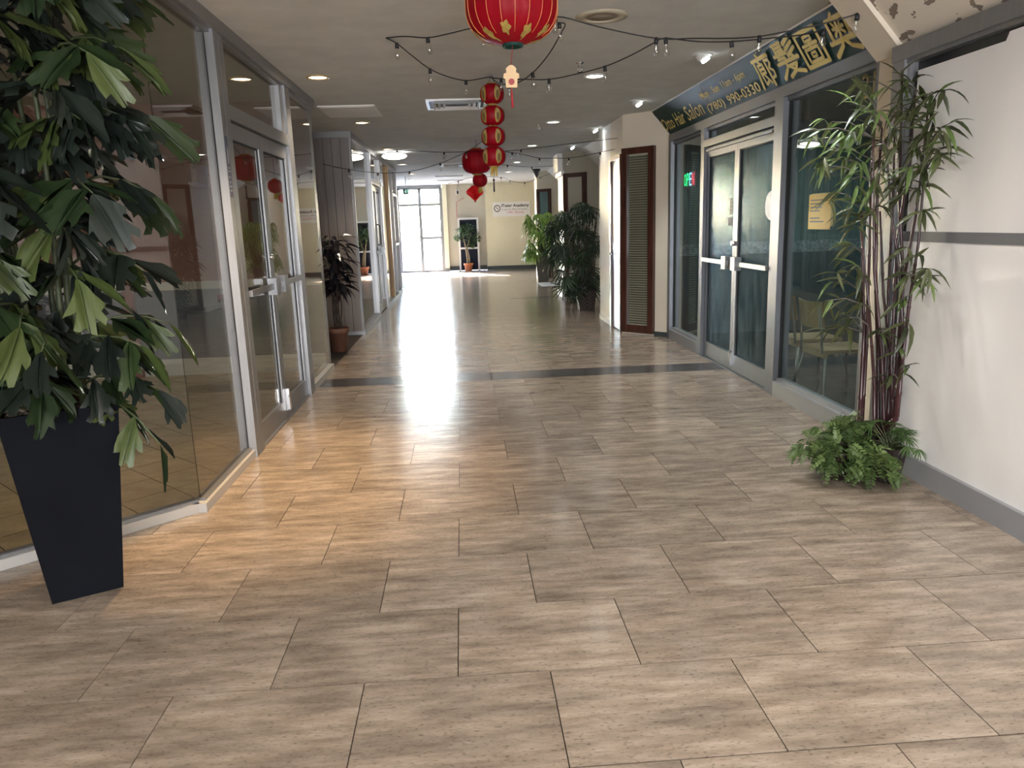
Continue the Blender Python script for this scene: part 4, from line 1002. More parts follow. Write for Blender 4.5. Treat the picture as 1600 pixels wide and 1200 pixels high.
strand('farthest bulb string hanging low across the far end of the hall',
       [(700, 287, 19.5), (716, 283, 19.5), (740, 277, 19.5), (783, 277, 19.5), (800, 283, 19.5), (820, 285, 19.5), (845, 277, 19.5), (868, 268, 19.3)], [717, 783, 798, 820, 845], bs=1.2)

# ================================================================== SALON BANNER, SIGNS
VB = Vector((-.2, 0, .315)).normalized(); NB = Vector((0, -1, 0)).cross(VB); NB = NB if NB.x < 0 else -NB
FB = (Vector((XR, 9.0, 2.385)), Vector((0, -1, 0)), VB, NB)
br = root('salon_banner', (XR, 9.0, 2.385), 'dark green salon banner with yellow lettering on the sloping soffit', 'banner')
O, U, V, N = FB
nu, nv = 60, 8; vs = []
for i in range(nu + 1):
    for j in range(nv + 1):
        v = -.005 + .375 * j / nv; u0 = -.27 - .05 * j / nv; u = u0 + (4.44 - u0) * i / nu
        h = .006 + .006 * noise.noise(Vector((u * 2.2, v * 5, 3))) * (1 if 0 < j < nv else .2)
        vs.append(O + U * u + V * v + N * (h + .004))
m_ = MB(); m_.add(vs, [(i * (nv + 1) + j, (i + 1) * (nv + 1) + j, (i + 1) * (nv + 1) + j + 1, i * (nv + 1) + j + 1) for i in range(nu) for j in range(nv)], True)
part('sheet', m_, MT['banner'], br)
rect = rect_on(FB, -.30, 4.44, .366, .378, .02); part('top_batten', rect, MT['cream_white'], br)
part('seam', rect_on(FB, 1.50, 1.508, .02, .36, .002, lift=.0155), MT['darktext'], br)
def lettering(name, body, box, off=.0, edge=.012, shear=0.0, par=None, frame=FB, lift=.020):
    u0, u1, v0, v1 = box; e = edge
    part(name + '_edge', text_mb(body, (u0 - e, u1 + e, v0 - e, v1 + e), frame, off + .012, shear, lift), MT['darktext'], par or br)
    part(name, text_mb(body, box, frame, off, shear, lift + .002), MT['yellowtext'], par or br)
lettering('shop_name_lettering', 'Otto', (-.19, .24, .085, .235), .005, .006, .12)
lettering('shop_name_lettering', 'Hair', (.32, .66, .085, .235), .005, .006, .12)
lettering('shop_name_lettering', 'Salon', (.74, 1.29, .085, .245), .005, .006, .12)
part('opening_days', text_mb('Mon - Sun', (1.40, 1.92, .222, .292), FB, .014, 0, .024), MT['yellowtext'], br)
part('opening_hours', text_mb('11am - 6pm', (2.0, 2.54, .205, .292), FB, .014, 0, .024), MT['yellowtext'], br)
lettering('area_code', '(780)', (1.39, 1.86, .055, .158), .012, .006)
lettering('telephone_number', '990-0330', (1.95, 2.69, .065, .155), .012, .006)
def brush(mb, strokes, box, t, lift, frame=FB):
    """brush-drawn character: each stroke a ribbon with round ends, drawn in the unit square"""
    O, U, V, N = frame; u0, u1, v0, v1 = box; k = 0
    for st in strokes:
        w = t * (st[0] if not isinstance(st[0], tuple) else 1.0); pts = [p for p in st if isinstance(p, tuple)]
        P = [Vector((u0 + (u1 - u0) * p[0], v0 + (v1 - v0) * p[1])) for p in pts]; lf = lift + k * .00006; k += 1
        for i, p in enumerate(P):
            r = w * (.62 if i == len(P) - 1 and len(P) < 5 else .5)
            mb.add([O + U * (p.x + r * math.cos(2 * PI * j / 12)) + V * (p.y + r * math.sin(2 * PI * j / 12)) + N * lf for j in range(12)], [tuple(range(12))])
            if i:
                q = P[i - 1]; d = (p - q).normalized(); n = Vector((-d.y, d.x)); r0 = w * .5; r1 = r
                mb.add([O + U * c.x + V * c.y + N * lf for c in (q + n * r0, q - n * r0, p - n * r1, p + n * r1)], [(0, 1, 2, 3)])
    return mb
GLYPHS = (
 ((2.74, 3.06, .07, .335), [((.45, 1.0), (.50, .90)), ((.08, .87), (.98, .87)), ((.16, .87), (.14, .45), (.03, .02)), (.8, (.38, .80), (.45, .75)), (.8, (.29, .69), (.29, .08), (.46, .15)), (.8, (.29, .69), (.55, .69), (.55, .42), (.29, .42)), (.8, (.29, .555), (.55, .555)), (.8, (.40, .40), (.60, .08)),
   ((.72, .75), (.72, .0)), (.9, (.72, .75), (.93, .74), (.96, .63), (.82, .50), (.97, .38), (.93, .22), (.80, .20))]),
 ((3.14, 3.50, .07, .345), [(.8, (.12, .96), (.52, .96)), (.8, (.16, .86), (.50, .86)), (.8, (.16, .76), (.50, .76)), ((.04, .66), (.58, .66)), (.8, (.17, .96), (.17, .66)), (.8, (.30, .66), (.14, .54), (.42, .55)), ((.93, .98), (.62, .87)), ((.96, .84), (.62, .71)), ((.98, .69), (.62, .55)),
   ((.04, .43), (.96, .43)), ((.46, .53), (.36, .26), (.05, .01)), ((.38, .29), (.80, .29), (.62, .11), (.34, .0)), ((.48, .27), (.68, .11), (.98, .01)), (.8, (.72, .55), (.80, .50))]),
 ((3.54, 3.86, .065, .325), [(1.15, (.04, .97), (.96, .97), (.96, .03), (.04, .03), (.04, .97)), (.8, (.35, .83), (.65, .83), (.65, .70), (.35, .70), (.35, .83)), (.8, (.20, .60), (.80, .60)), (.8, (.50, .70), (.50, .52)), (.9, (.23, .49), (.77, .49), (.77, .14), (.23, .14), (.23, .49)), (.7, (.41, .37), (.59, .37), (.59, .26), (.41, .26), (.41, .37))]),
 ((3.94, 4.26, .065, .33), [((.48, 1.0), (.40, .90)), ((.17, .88), (.83, .88)), ((.17, .88), (.17, .43)), ((.83, .88), (.83, .43)), (.8, (.31, .64), (.69, .64)), (.8, (.50, .80), (.50, .44)), (.7, (.35, .79), (.40, .71)), (.7, (.65, .79), (.60, .71)), (.7, (.48, .62), (.32, .48)), (.7, (.52, .62), (.68, .48)),
   (1.1, (.02, .33), (.98, .33)), (1.1, (.48, .42), (.40, .20), (.06, .0)), (1.1, (.54, .32), (.68, .13), (.97, .0))]))
for bx, st in GLYPHS:
    part('character_edge', brush(MB(), st, bx, .043, .019), MT['darktext'], br)
    part('character', brush(MB(), st, bx, .027, .0215), MT['yellowtext'], br)
# tutoring sign
FS = (Vector((1.024, YF - .125, 1.655)), Vector((1, 0, 0)), Vector((0, 0, 1)), Vector((0, -1, 0)))
sg = root('academy_sign', (1.6, YF - .13, 1.65), 'white rectangular tutoring sign on the straw-coloured end wall', 'sign')
part('board', rect_on(FS, 0, 1.18, 0, .45, .015), MT['signwhite'], sg)
part('title_lettering', text_mb('iTutor Academy', (.27, 1.155, .265, .385), FS, .03, 0, .018), MT['ink'], sg)
part('subtitle_lettering', text_mb('A tutor for Math and Science', (.28, 1.10, .195, .25), FS, .0, 0, .018), MT['greyink'], sg)
part('area_code_lettering', text_mb('(780)', (.45, .64, .08, .165), FS, .0, 0, .018), MT['pinkink'], sg)
part('telephone_lettering', text_mb('758-5520', (.68, .98, .09, .16), FS, .0, 0, .018), MT['pinkink'], sg)
m_ = MB(); O, U, V, N = FS
for (r0, r1, mm) in ((.075, .105, 'greyink'),):
    m_ = MB()
    k = 28
    vs = [O + U * (.145 + r * math.cos(2 * PI * i / k)) + V * (.255 + r * 1.05 * math.sin(2 * PI * i / k)) + N * .018 for r in (r0, r1) for i in range(k)]
    m_.add(vs, [(i, (i + 1) % k, k + (i + 1) % k, k + i) for i in range(k)]); part('emblem_ring', m_, MT[mm], sg)
m_ = MB(); m_.add([O + U * a + V * b + N * .018 for a, b in ((.10, .30), (.135, .295), (.19, .21), (.165, .215), (.14, .25))], [(0, 1, 2, 3, 4)]); part('emblem_pen', m_, MT['ink'], sg)
# notice board leaning on the end wall
nb = root('notice_board', (.23, YF - .05, 0), 'tall dark navy board with white frame standing against the end wall behind the ficus', 'board')
part('frame', MB().box(-.10, YF - .08, .02, -.04, YF, 1.66).box(.50, YF - .08, .02, .56, YF, 1.66).box(-.04, YF - .08, 1.60, .50, YF, 1.66).box(-.04, YF - .08, .68, .50, YF, .735), MT['white'], nb)
part('panel', MB().box(-.04, YF - .05, .735, .50, YF - .02, 1.60), MT['navy'], nb); part('panel', MB().box(-.04, YF - .05, .03, .50, YF - .02, .68), MT['navy'], nb)
part('foot', MB().box(-.10, YF - .10, 0, -.04, YF, .03).box(.50, YF - .10, 0, .56, YF, .03), MT['black'], nb)
p = at(715, 300, 1, YF + .04)
r = root('fire_alarm', p, 'small white fire alarm with dark strobe on the far wall', 'alarm')
part('plate', MB().box(p.x - .06, YF + .02, p.z - .09, p.x + .06, YF + .05, p.z + .09), MT['cream_white'], r)
part('strobe', MB().box(p.x - .03, YF - .01, p.z - .06, p.x + .03, YF + .02, p.z + .03), MT['black'], r)
p = at(713, 316, 1, YF + .04); p2 = at(714, 343, 1, YF + .04); p0 = at(725, 309, 1, YF + .04)
single('wall_cable', MB().tube([(p0.x, YF + .035, p0.z), (p.x, YF + .035, p.z), (p2.x, YF + .035, p2.z)], .008, 5), MT['pinkink'], 'thin reddish cable running down the far wall to the navy board', 'cable', org=(p.x, YF + .035, p2.z))
# neon OPEN in the salon window
def open_sign(name, O, label, grp):
    U = Vector((0, -1, 0)); V = Vector((0, 0, 1)); N = Vector((-1, 0, 0)); F = (O, U, V, N)
    r = root(name, O, label, 'neon sign', grp)
    part('board', rect_on(F, 0, .46, 0, .20, .015, lift=-.02), MT['dark_int'], r)
    for k, (ch, mm) in enumerate((('O', 'neon_g'), ('P', 'neon_g'), ('E', 'neon_b'), ('N', 'neon_r'))):
        part('letter', text_mb(ch, (.035 + k * .10, .115 + k * .10, .03, .17), F, .0, 0, .004), MT[mm], r, label='glowing %s letter' % ('green', 'green', 'blue', 'red')[k])
    part('hanging_wire', MB().tube([O + U * .1 + V * .2, O + U * .1 + V * .42], .003, 4).tube([O + U * .36 + V * .2, O + U * .36 + V * .42], .003, 4), MT['wire'], r)
    return r
open_sign('open_sign', Vector((XR + .06, 8.87, 1.765)), 'lit neon open sign with green, blue and red letters in the salon side window', None)
open_sign('open_sign', Vector((2.46, 18.2, 1.78)), 'second lit neon open sign on the alcove wall, seen only mirrored in shop glass', None)
# number on the glass, notices and stickers
FG = (Vector((XR + .008, 4.86, 2.13)), Vector((0, -1, 0)), Vector((0, 0, 1)), Vector((-1, 0, 0)))
r = root('unit_number', (XR, 4.7, 2.13), 'gold unit number on the salon glass below the banner corner', 'number')
part('digits', text_mb('210', (.02, .30, 0, .15), FG, .0, 0, .001), MT['gold'], r)
FN = (Vector((XR + .008, 5.50, 1.335)), Vector((0, -1, 0)), Vector((0, 0, 1)), Vector((-1, 0, 0)))
r = root('yellow_notice', (XR, 5.3, 1.33), 'yellow printed notice taped inside the salon window behind the bamboo', 'notice')
part('sheet', rect_on(FN, 0, .34, 0, .245, .001), MT['note'], r)
part('second_sheet', rect_on(FN, .03, .375, .02, .25, .001, lift=-.003), MT['noteedge'], r)
m_ = MB()
for k in range(7):
    if k == 4: continue
    rect_on(FN, .03, .03 + R_(.14, .26), .20 - k * .025, .208 - k * .025, .0005, m_, .0015)
part('print_lines', m_, MT['greyink'], r)
for i, (y0, z0, w, h, lb) in enumerate(((7.12, 1.46, .07, .15, 'tall white paper slip taped to the salon door glass above the lock'), (7.16, 1.36, .11, .075, 'small white paper note on the salon door glass just above the push bar plates'))):
    F = (Vector((XR - .006, y0, z0)), Vector((0, -1, 0)), Vector((0, 0, 1)), Vector((-1, 0, 0)))
    r = root('paper_note', (XR, y0, z0), lb, 'note'); part('sheet', rect_on(F, 0, w, 0, h, .001), MT['paper'], r)
    m_ = MB()
    for k in range(3): rect_on(F, w * .15, w * R_(.6, .85), h * (.25 + .22 * k), h * (.3 + .22 * k), .0005, m_, .0012)
    part('print_lines', m_, MT['greyink'], r)
m_ = MB(); m_.tube([(XR - .006, 6.16, 1.52), (XR - .008, 6.16, 1.52)], .115, 24)  # flat white disc set on the door pane
single('round_disc', m_, MT['paper'], 'round white decal on the salon door glass beside the door jamb', 'disc', org=(XR, 6.16, 1.52))
FK = (Vector((XL + .0105, 4.865, 1.66)), Vector((0, 1, 0)), Vector((0, 0, 1)), Vector((1, 0, 0)))
r = root('blue_sticker', (XL, 4.9, 1.66), 'tall blue-grey sticker on the aluminium post of the first shop front', 'sticker')
part('sheet', rect_on(FK, .002, .068, 0, .36, .001), MT['sticker'], r)
m_ = MB(); O, U, V, N = FK; k = 20
m_.add([O + U * (.036 + .020 * math.cos(2 * PI * i / k)) + V * (.25 + .055 * math.sin(2 * PI * i / k)) + N * .002 for i in range(k)], [tuple(range(k))])
for z in (.17, .15, .115, .085, .06, .035): rect_on(FK, .012, R_(.045, .06), z, z + .010, .0005, m_, .0012)
part('print', m_, MT['stickerpale'], r)

# ================================================================== SALON FURNITURE
def chair(cx, cy, label):
    r = root('cafe_chair', (cx, cy, 0), label, 'chair', 'cafe chairs behind the salon window')
    zs = .41; w = .19
    s = MB(); n = 8
    part('seat', MB().prism([(cx - .19, cy - w), (cx + .20, cy - w + .01), (cx + .21, cy + w - .01), (cx - .19, cy + w)], zs, zs + .025), MT['tan'], r)
    part('apron', MB().box(cx - .19, cy - w, zs - .035, cx - .165, cy + w, zs), MT['tan'], r)
    q0, q1 = [], []
    m_ = MB(); vs = []
    for i in range(9):
        t = -1 + 2 * i / 8; xx = cx - .235 + .05 * t * t - .02
        for z, dx in ((.60, 0), (.80, -.03)): vs += [(xx + dx, cy + t * w, z), (xx + dx + .012, cy + t * w, z)]
    fs = []
    for i in range(8):
        a = i * 4; b = a + 4; fs += [(a, b, b + 2, a + 2), (a + 1, a + 3, b + 3, b + 1), (a, a + 1, b + 1, b), (a + 2, b + 2, b + 3, a + 3)]
    fs += [(0, 2, 3, 1), (32, 33, 35, 34)]
    m_.add(vs, fs); part('backrest', m_, MT['tan'], r)
    for s in (-1, 1):
        part('back_post', MB().tube([(cx - .20, cy + s * w * .92, zs), (cx - .21, cy + s * w * .9, zs + .15), (cx - .235, cy + s * w * .85, .78)], .011, 7), MT['tube_metal'], r)
        part('leg', MB().tube([(cx - .17, cy + s * w * .9, zs), (cx - .23, cy + s * (w + .09), 0)], .011, 7), MT['tube_metal'], r)
        part('leg', MB().tube([(cx + .17, cy + s * w * .9, zs), (cx + .22, cy + s * (w + .06), 0)], .011, 7), MT['tube_metal'], r)
    part('stretcher', MB().tube([(cx - .18, cy - w * .9, zs - .01), (cx - .05, cy - w * .5, zs - .04), (cx - .05, cy + w * .5, zs - .04), (cx - .18, cy + w * .9, zs - .01)], .008, 6), MT['tube_metal'], r)
chair(2.90, 6.16, 'tan plywood chair with grey tube legs behind the salon window, beside the door post')
chair(2.87, 5.62, 'tan plywood chair with grey tube legs behind the salon window, directly behind the bamboo')
spot(None, (3.6, 5.6, 2.5), (.1, .3, -1), (.95, .98, 1), 40, 140)  # this spot and the next are unseen, added to light the salon interior
spot(None, (4.2, 7.6, 2.5), (-.1, .4, -1), (.90, 1, 1), 50, 140)
# stanchion and mat down the hall
p = Vector((2.32, 15.85, 0))
r = root('stanchion', p, 'chrome stanchion post on round base in the alcove behind the basket palm', 'stanchion')
part('base', MB().lathe(p, [(.17, 0), (.17, .012), (.05, .03), (.025, .04)], 24), MT['chrome'], r); part('post', MB().lathe(p, [(.022, .03), (.022, .98), (.03, 1.0), (.03, 1.03), (.0001, 1.05)], 14), MT['chrome'], r)
single('floor_mat', MB().box(1.78, 17.2, 0, 2.42, 18.35, .012), MT['mat'], 'dark rectangular mat on the floor before the tall grey planter', 'mat', org=(2.1, 17.8, 0))
# ================================================================== PLANTS
def poly_leaf(name, right, left, mat, droop=.25, fold=.25, mid=6, wave=.02, seed=0):
    """lobed leaf of unit length along x; right/left: outlines (u, v) from base to tip"""
    rnd = random.Random(seed); m_ = MB()
    def z(u, v): return -droop * u * u + fold * abs(v) * (.4 + u * .3) - fold * 1.6 * v * v + wave * math.sin(9 * u + 7 * v + seed)
    for sgn, ol in ((1, right), (-1, left)):
        tip = ol[-1]
        pts = [(0.0, 0.0)] + list(ol) + [(tip[0] * t, 0.0) for t in [1 - (k + 1) / mid for k in range(mid - 1)]]
        # refine long edges
        P = []
        for i in range(len(pts)):
            a, b = pts[i], pts[(i + 1) % len(pts)]; P.append(a)
            if math.hypot(a[0] - b[0], a[1] - b[1]) > .22: P.append(((a[0] + b[0]) / 2, (a[1] + b[1]) / 2))
        tri = tessellate_polygon([[Vector((p[0], p[1], 0)) for p in P]])
        vs = [(u, sgn * v, z(u, v)) for u, v in P]
        m_.add(vs, [t if sgn > 0 else t[::-1] for t in tri], True)
    return m_.mesh(name, mat)
def lance_leaf(name, w, mat, droop=.3, fold=.5, st=((.0, .12), (.15, .7), (.38, 1.0), (.65, .75), (.87, .32))):
    m_ = MB(); vs = []
    for u, k in st:
        zz = -droop * u * u; h = w * k
        vs += [(u, h, zz + fold * h), (u, 0, zz), (u, -h, zz + fold * h)]
    vs.append((1, 0, -droop)); n = len(st); fs = []
    for i in range(n - 1):
        a = i * 3; fs += [(a, a + 1, a + 4, a + 3), (a + 1, a + 2, a + 5, a + 4)]
    a = (n - 1) * 3; fs += [(a, a + 1, vs.__len__() - 1), (a + 1, a + 2, len(vs) - 1)]
    m_.add(vs, fs, True); return m_.mesh(name, mat)
def fan_leaf(name, blades, w, mat, spread=80, seed=0, droop=.45):
    rnd = random.Random(seed); m_ = MB()
    for k in range(blades):
        a = math.radians(-spread + 2 * spread * k / (blades - 1) + rnd.uniform(-4, 4)); L = (1 - .25 * abs(k / (blades - 1) * 2 - 1)) * rnd.uniform(.85, 1.05)
        ca_, sa_ = math.cos(a), math.sin(a); vs = []; st = ((.05, .3), (.35, 1), (.7, .85))
        for u, q in st:
            z = -droop * u * u
            for s in (1, 0, -1): vs.append((u * L * ca_ - s * w * q * sa_, u * L * sa_ + s * w * q * ca_, z + abs(s) * w * .5))
        vs.append((L * ca_, L * sa_, -droop * 1.1))
        m_.add(vs, [(0, 1, 4, 3), (1, 2, 5, 4), (3, 4, 7, 6), (4, 5, 8, 7), (6, 7, 9), (7, 8, 9)], True)
    return m_.mesh(name, mat)
def add_mesh(mb, me, mat4):
    """append a copy of a small mesh, placed by mat4"""
    return mb.add([mat4 @ v.co for v in me.vertices], [tuple(p.vertices) for p in me.polygons], True)
def square_pot(mb, c, th, b, t, z0, z1, wall=.012, soil=.04):
    cs, sn = math.cos(th), math.sin(th)
    def ring(s, z): return [(c[0] + i * s * cs - j * s * sn, c[1] + i * s * sn + j * s * cs, z) for i, j in ((-1, -1), (1, -1), (1, 1), (-1, 1))]
    vs = ring(b, z0) + ring(t, z1) + ring(t - wall, z1) + ring(t - wall - (t - b) * soil / (z1 - z0), z1 - soil)
    fs = [(3, 2, 1, 0)] + [(k * 4 + i, k * 4 + (i + 1) % 4, k * 4 + 4 + (i + 1) % 4, k * 4 + 4 + i) for k in range(3) for i in range(4)] + [(12, 13, 14, 15)]
    return mb.add(vs, fs)

# --- fishtail plant in the tall black planter
pc = (-1.665, 3.10); th = math.radians(28)
fp = root('fishtail_plant', (pc[0], pc[1], 0), 'tall bushy plant with lobed fishtail leaves in a tapered black floor planter', 'plant')
part('planter', square_pot(MB(), pc, th, .13, .205, 0, .80, .012, .03), MT['black_sat'], fp)
m_ = MB()
for k in range(170):
    u, v = R_(-.17, .17), R_(-.17, .17); x = pc[0] + u * math.cos(th) - v * math.sin(th); y = pc[1] + u * math.sin(th) + v * math.cos(th); s = R_(.010, .022)
    m_.ball((x, y, .775 + R_(0, .012)), s, 6, 4, 1, R_(.7, 1.1), .7)
part('pebbles', m_, MT['pebble'], fp, kind='stuff')
part('inner_pot', MB().lathe((pc[0] + .02, pc[1] + .06, .77), [(.055, 0), (.068, .10), (.072, .10), (.072, .115), (.06, .115), (.055, .09)], 16), MT['terracotta_dark'], fp)
LOBE = [[(.06, .05), (.2, .13), (.36, .22), (.50, .36), (.64, .40), (.60, .31), (.66, .27), (.80, .32), (.92, .27), (.84, .20), (.80, .12), (.90, .10), (1.04, .12), (1.06, .04)],
        [(.06, .04), (.22, .10), (.42, .17), (.58, .30), (.76, .36), (.74, .26), (.70, .17), (.82, .17), (.98, .22), (1.02, .14), (.94, .05), (1.0, .02)],
        [(.08, .06), (.25, .17), (.40, .30), (.52, .33), (.53, .24), (.60, .20), (.74, .27), (.86, .34), (.92, .28), (.84, .17), (.93, .12), (1.02, .14), (1.0, .04)],
        [(.08, .05), (.28, .16), (.5, .24), (.7, .22), (.85, .24), (.82, .12), (.98, .08), (1.05, .02)]]
def jit(o, k):
    rn = random.Random(k); return [(max(.02, u + rn.uniform(-.03, .03)), max(.015, v * rn.uniform(.85, 1.15))) for u, v in o]
fish = []
for mi, mm in enumerate(('leafA', 'leafA', 'leafB', 'leafB', 'leafC')):
    for q in range(2):
        a, b = LOBE[(mi + q) % 4], LOBE[(mi + 2 * q + 1) % 4]
        b = [p for p in jit(b, mi * 7 + q)]; a = jit(a, mi * 5 + q + 90); a[-1] = (1.03, .02); b[-1] = (1.03, .02)
        fish.append(poly_leaf('leaf', a, b, MT[mm], R_(.2, .5), R_(.2, .5), seed=mi * 3 + q))
nl = 0; loc0 = Vector((pc[0], pc[1], 0))
canes_f = []
for k in range(9):
    a = k * 2.4; b = Vector((pc[0] + .09 * math.cos(a), pc[1] + .09 * math.sin(a), .77)); lean = Vector((.10 * math.cos(a) + R_(-.05, .05), .10 * math.sin(a) + R_(-.05, .05), 0))
    P = [b + lean * (t * 1.2) + Vector((.012 * math.sin(5 * t + k), .012 * math.cos(4 * t + k), 1.86 * t)) for t in (0, .25, .5, .75, 1)]
    part('cane', MB().tube(P, [.011, .011, .010, .008, .006], 6), MT['cane_green'], fp); canes_f.append(P)
def along_poly(P, t):
    f = t * (len(P) - 1); i = min(int(f), len(P) - 2); return P[i].lerp(P[i + 1], f - i)
def fish_frond(start, az, elev, L, n, scale, droop, light=0.0):
    """a drooping frond: stem part + leaflets"""
    global nl
    d = Vector((math.cos(az) * math.cos(elev), math.sin(az) * math.cos(elev), math.sin(elev)))
    P = [start + d * (L * t) + Vector((0, 0, -droop * L * t * t)) for t in (0, .25, .5, .75, 1)]
    part('frond_stem', MB().tube(P, [.006, .0055, .005, .004, .002], 5), MT['cane_green'], fp)
    for j in range(n):
        if nl >= 296: return
        t = .22 + .78 * j / max(1, n - 1); p = along_poly(P, t); tg = (along_poly(P, min(1, t + .08)) - along_poly(P, max(0, t - .08))).normalized()
        side = tg.cross(Vector((0, 0, 1))).normalized() * (1 if j % 2 else -1)
        dd = tg * (.55 if j < n - 1 else 1.2) + side * (.9 if j < n - 1 else 0) + Vector((0, 0, R_(-.75, .05)))
        up = Vector((0, 0, 1)) + Vector((R_(-.6, .6), R_(-.6, .6), 0)) - d * .25
        rr = random.random()
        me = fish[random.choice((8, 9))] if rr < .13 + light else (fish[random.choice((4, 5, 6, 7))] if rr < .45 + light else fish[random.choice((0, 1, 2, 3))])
        inst('leaf', me, fp, basis(p - loc0, dd, up, scale * 1.06 * R_(.85, 1.2))); nl += 1
# az measured from +x (towards the corridor); camera lies toward -y
for (z, azd, el, L, n, sc, dr, li) in (
    (.86, -80, 45, .26, 5, .15, .4, .1), (.80, -25, 18, .38, 6, .15, .75, .25), (.92, -125, 45, .26, 5, .15, .4, .15), (.88, -50, 48, .32, 6, .17, .6, .1), (.86, 5, 35, .38, 6, .17, .65, .2),
    (1.02, -20, 30, .42, 7, .19, .45, .3), (1.06, -65, 30, .40, 6, .18, .5, .1), (1.08, 25, 30, .40, 6, .18, .5, .2), (1.12, -115, 25, .40, 6, .18, .4, 0),
    (1.30, -45, 35, .38, 6, .19, .55, .1), (1.34, -10, 40, .42, 6, .19, .7, .0), (1.36, -85, 35, .40, 6, .19, .5, 0), (1.42, -140, 25, .40, 5, .19, .4, 0),
    (1.58, -30, 40, .44, 7, .20, .6, .25), (1.60, -70, 35, .40, 6, .20, .5, 0), (1.62, 10, 40, .42, 6, .20, .65, 0), (1.66, -110, 35, .40, 6, .20, .45, 0),
    (1.80, -50, 40, .42, 7, .20, .55, .05), (1.84, -15, 40, .44, 7, .20, .6, 0), (1.86, -90, 40, .40, 6, .20, .5, 0), (1.90, 20, 40, .40, 6, .20, .6, .1), (1.92, -130, 35, .36, 5, .20, .4, 0),
    (2.02, -35, 45, .42, 7, .20, .6, .15), (2.05, -70, 40, .42, 7, .20, .5, .05), (2.08, 0, 45, .42, 7, .20, .6, .2), (2.10, -105, 45, .40, 6, .20, .5, 0),
    (2.22, -25, 45, .40, 7, .20, .55, .25), (2.22, -60, 45, .40, 6, .20, .5, .1), (2.25, -95, 45, .38, 6, .20, .5, 0), (2.28, 10, 45, .38, 6, .19, .5, .25), (2.30, -140, 40, .38, 5, .2, .5, .1),
    (2.40, -40, 45, .36, 6, .19, .5, .3), (2.44, -80, 45, .34, 6, .19, .5, .1), (2.42, -5, 45, .36, 6, .19, .55, .3), (1.2, -95, 20, .34, 6, .19, .4, .1), (1.5, -60, 20, .32, 6, .19, .4, 0), (1.72, -95, 20, .34, 6, .19, .4, 0), (1.95, -60, 20, .34, 6, .20, .4, 0), (2.15, -85, 20, .34, 6, .20, .4, .1), (2.35, -60, 25, .34, 6, .20, .4, .2), (1.15, -60, 30, .30, 6, .17, .5, .2)):
    c0 = canes_f[random.randrange(9)]; t = min(1, max(0, (z - .77) / 1.86)); az = math.radians(azd + R_(-10, 10))
    best = max(canes_f, key=lambda P: along_poly(P, t).x * math.cos(az) + along_poly(P, t).y * math.sin(az) + R_(-.05, .05))
    fish_frond(along_poly(best, t), az, math.radians(el), L, n, sc, dr, li)

xm = MB()
for k in range(150):
    z = R_(.95, 2.55); P = canes_f[k % 9]; p = along_poly(P, min(1, (z - .77) / 1.86)); a = R_(0, 2 * PI); rr = R_(.05, .26)
    q = p + Vector((rr * math.cos(a), rr * math.sin(a), R_(-.05, .08)))
    add_mesh(xm, fish[k % 4], basis(q, Vector((math.cos(a), math.sin(a), R_(-1.2, .1))), Vector((R_(-.5, .5), R_(-.5, .5), 1)), R_(.15, .22)))
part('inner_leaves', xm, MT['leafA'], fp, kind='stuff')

# --- bamboo in dark pot by the white boards
bp_ = Vector((2.20, 4.03, 0))
bt = root('bamboo_plant', bp_, 'tall slender bamboo with purple-brown canes in front of the white boards', 'plant')
part('pot', square_pot(MB(), (2.225, 4.08), .1, .07, .10, 0, .21), MT['darkpot'], bt)
part('soil', MB().box(2.14, 3.995, .165, 2.31, 4.165, .178), MT['soil'], bt)
CANES = [((1343, 655), (1350, 520), (1346, 330)), ((1347, 655), (1354, 540), (1358, 400), (1362, 240)), ((1366, 690), (1366, 600), (1358, 480), (1345, 360)), ((1372, 690), (1372, 560), (1368, 420), (1371, 300), (1378, 200)),
         ((1378, 695), (1384, 560), (1390, 420), (1396, 300), (1398, 190)), ((1382, 690), (1378, 560), (1366, 420), (1364, 215)), ((1386, 680), (1394, 540), (1402, 380), (1420, 260), (1430, 150)), ((1392, 670), (1402, 560), (1412, 440), (1432, 330), (1442, 250), (1450, 170)),
         ((1396, 665), (1410, 560), (1420, 480), (1435, 380), (1448, 230)), ((1400, 655), (1408, 560), (1410, 420), (1405, 300), (1410, 110)), ((1396, 660), (1392, 560), (1380, 460), (1375, 330)), ((1402, 650), (1412, 540), (1405, 420), (1392, 330), (1385, 230))]
CP = []
for i, cn in enumerate(CANES):
    Y = 4.06 + .07 * math.sin(i * 2.1); P = []
    for k, (px, py) in enumerate(cn):
        yy = Y + (R_(-.05, .05) if k else 0)
        p = at(px, py, 1, yy)
        while p.x > 2.37: yy -= .03; p = at(px, py, 1, yy)
        P.append(p)
    b = P[0].copy(); b.x = min(max(b.x, 2.155), 2.295); b.y = min(max(b.y, 4.01), 4.15); b.z = .17; P.insert(0, b)
    Q = []; R0 = .0125 if i % 3 else .015
    for k in range(len(P) - 1):
        n = max(2, int((P[k + 1] - P[k]).length / .11))
        for j in range(n): Q.append(P[k].lerp(P[k + 1], j / n))
    Q.append(P[-1]); QQ, RR = [], []
    for j, q in enumerate(Q):
        t = j / (len(Q) - 1); rad = R0 * (1 - .62 * t)
        dirn = (Q[min(j + 1, len(Q) - 1)] - Q[max(0, j - 1)]).normalized()
        if 0 < j < len(Q) - 1 and j % 2: QQ += [q - dirn * .012, q, q + dirn * .012]; RR += [rad, rad * 1.28, rad]
        else: QQ.append(q); RR.append(rad)
    part('cane', MB().tube(QQ, RR, 7), MT['cane'], bt); CP.append(Q)
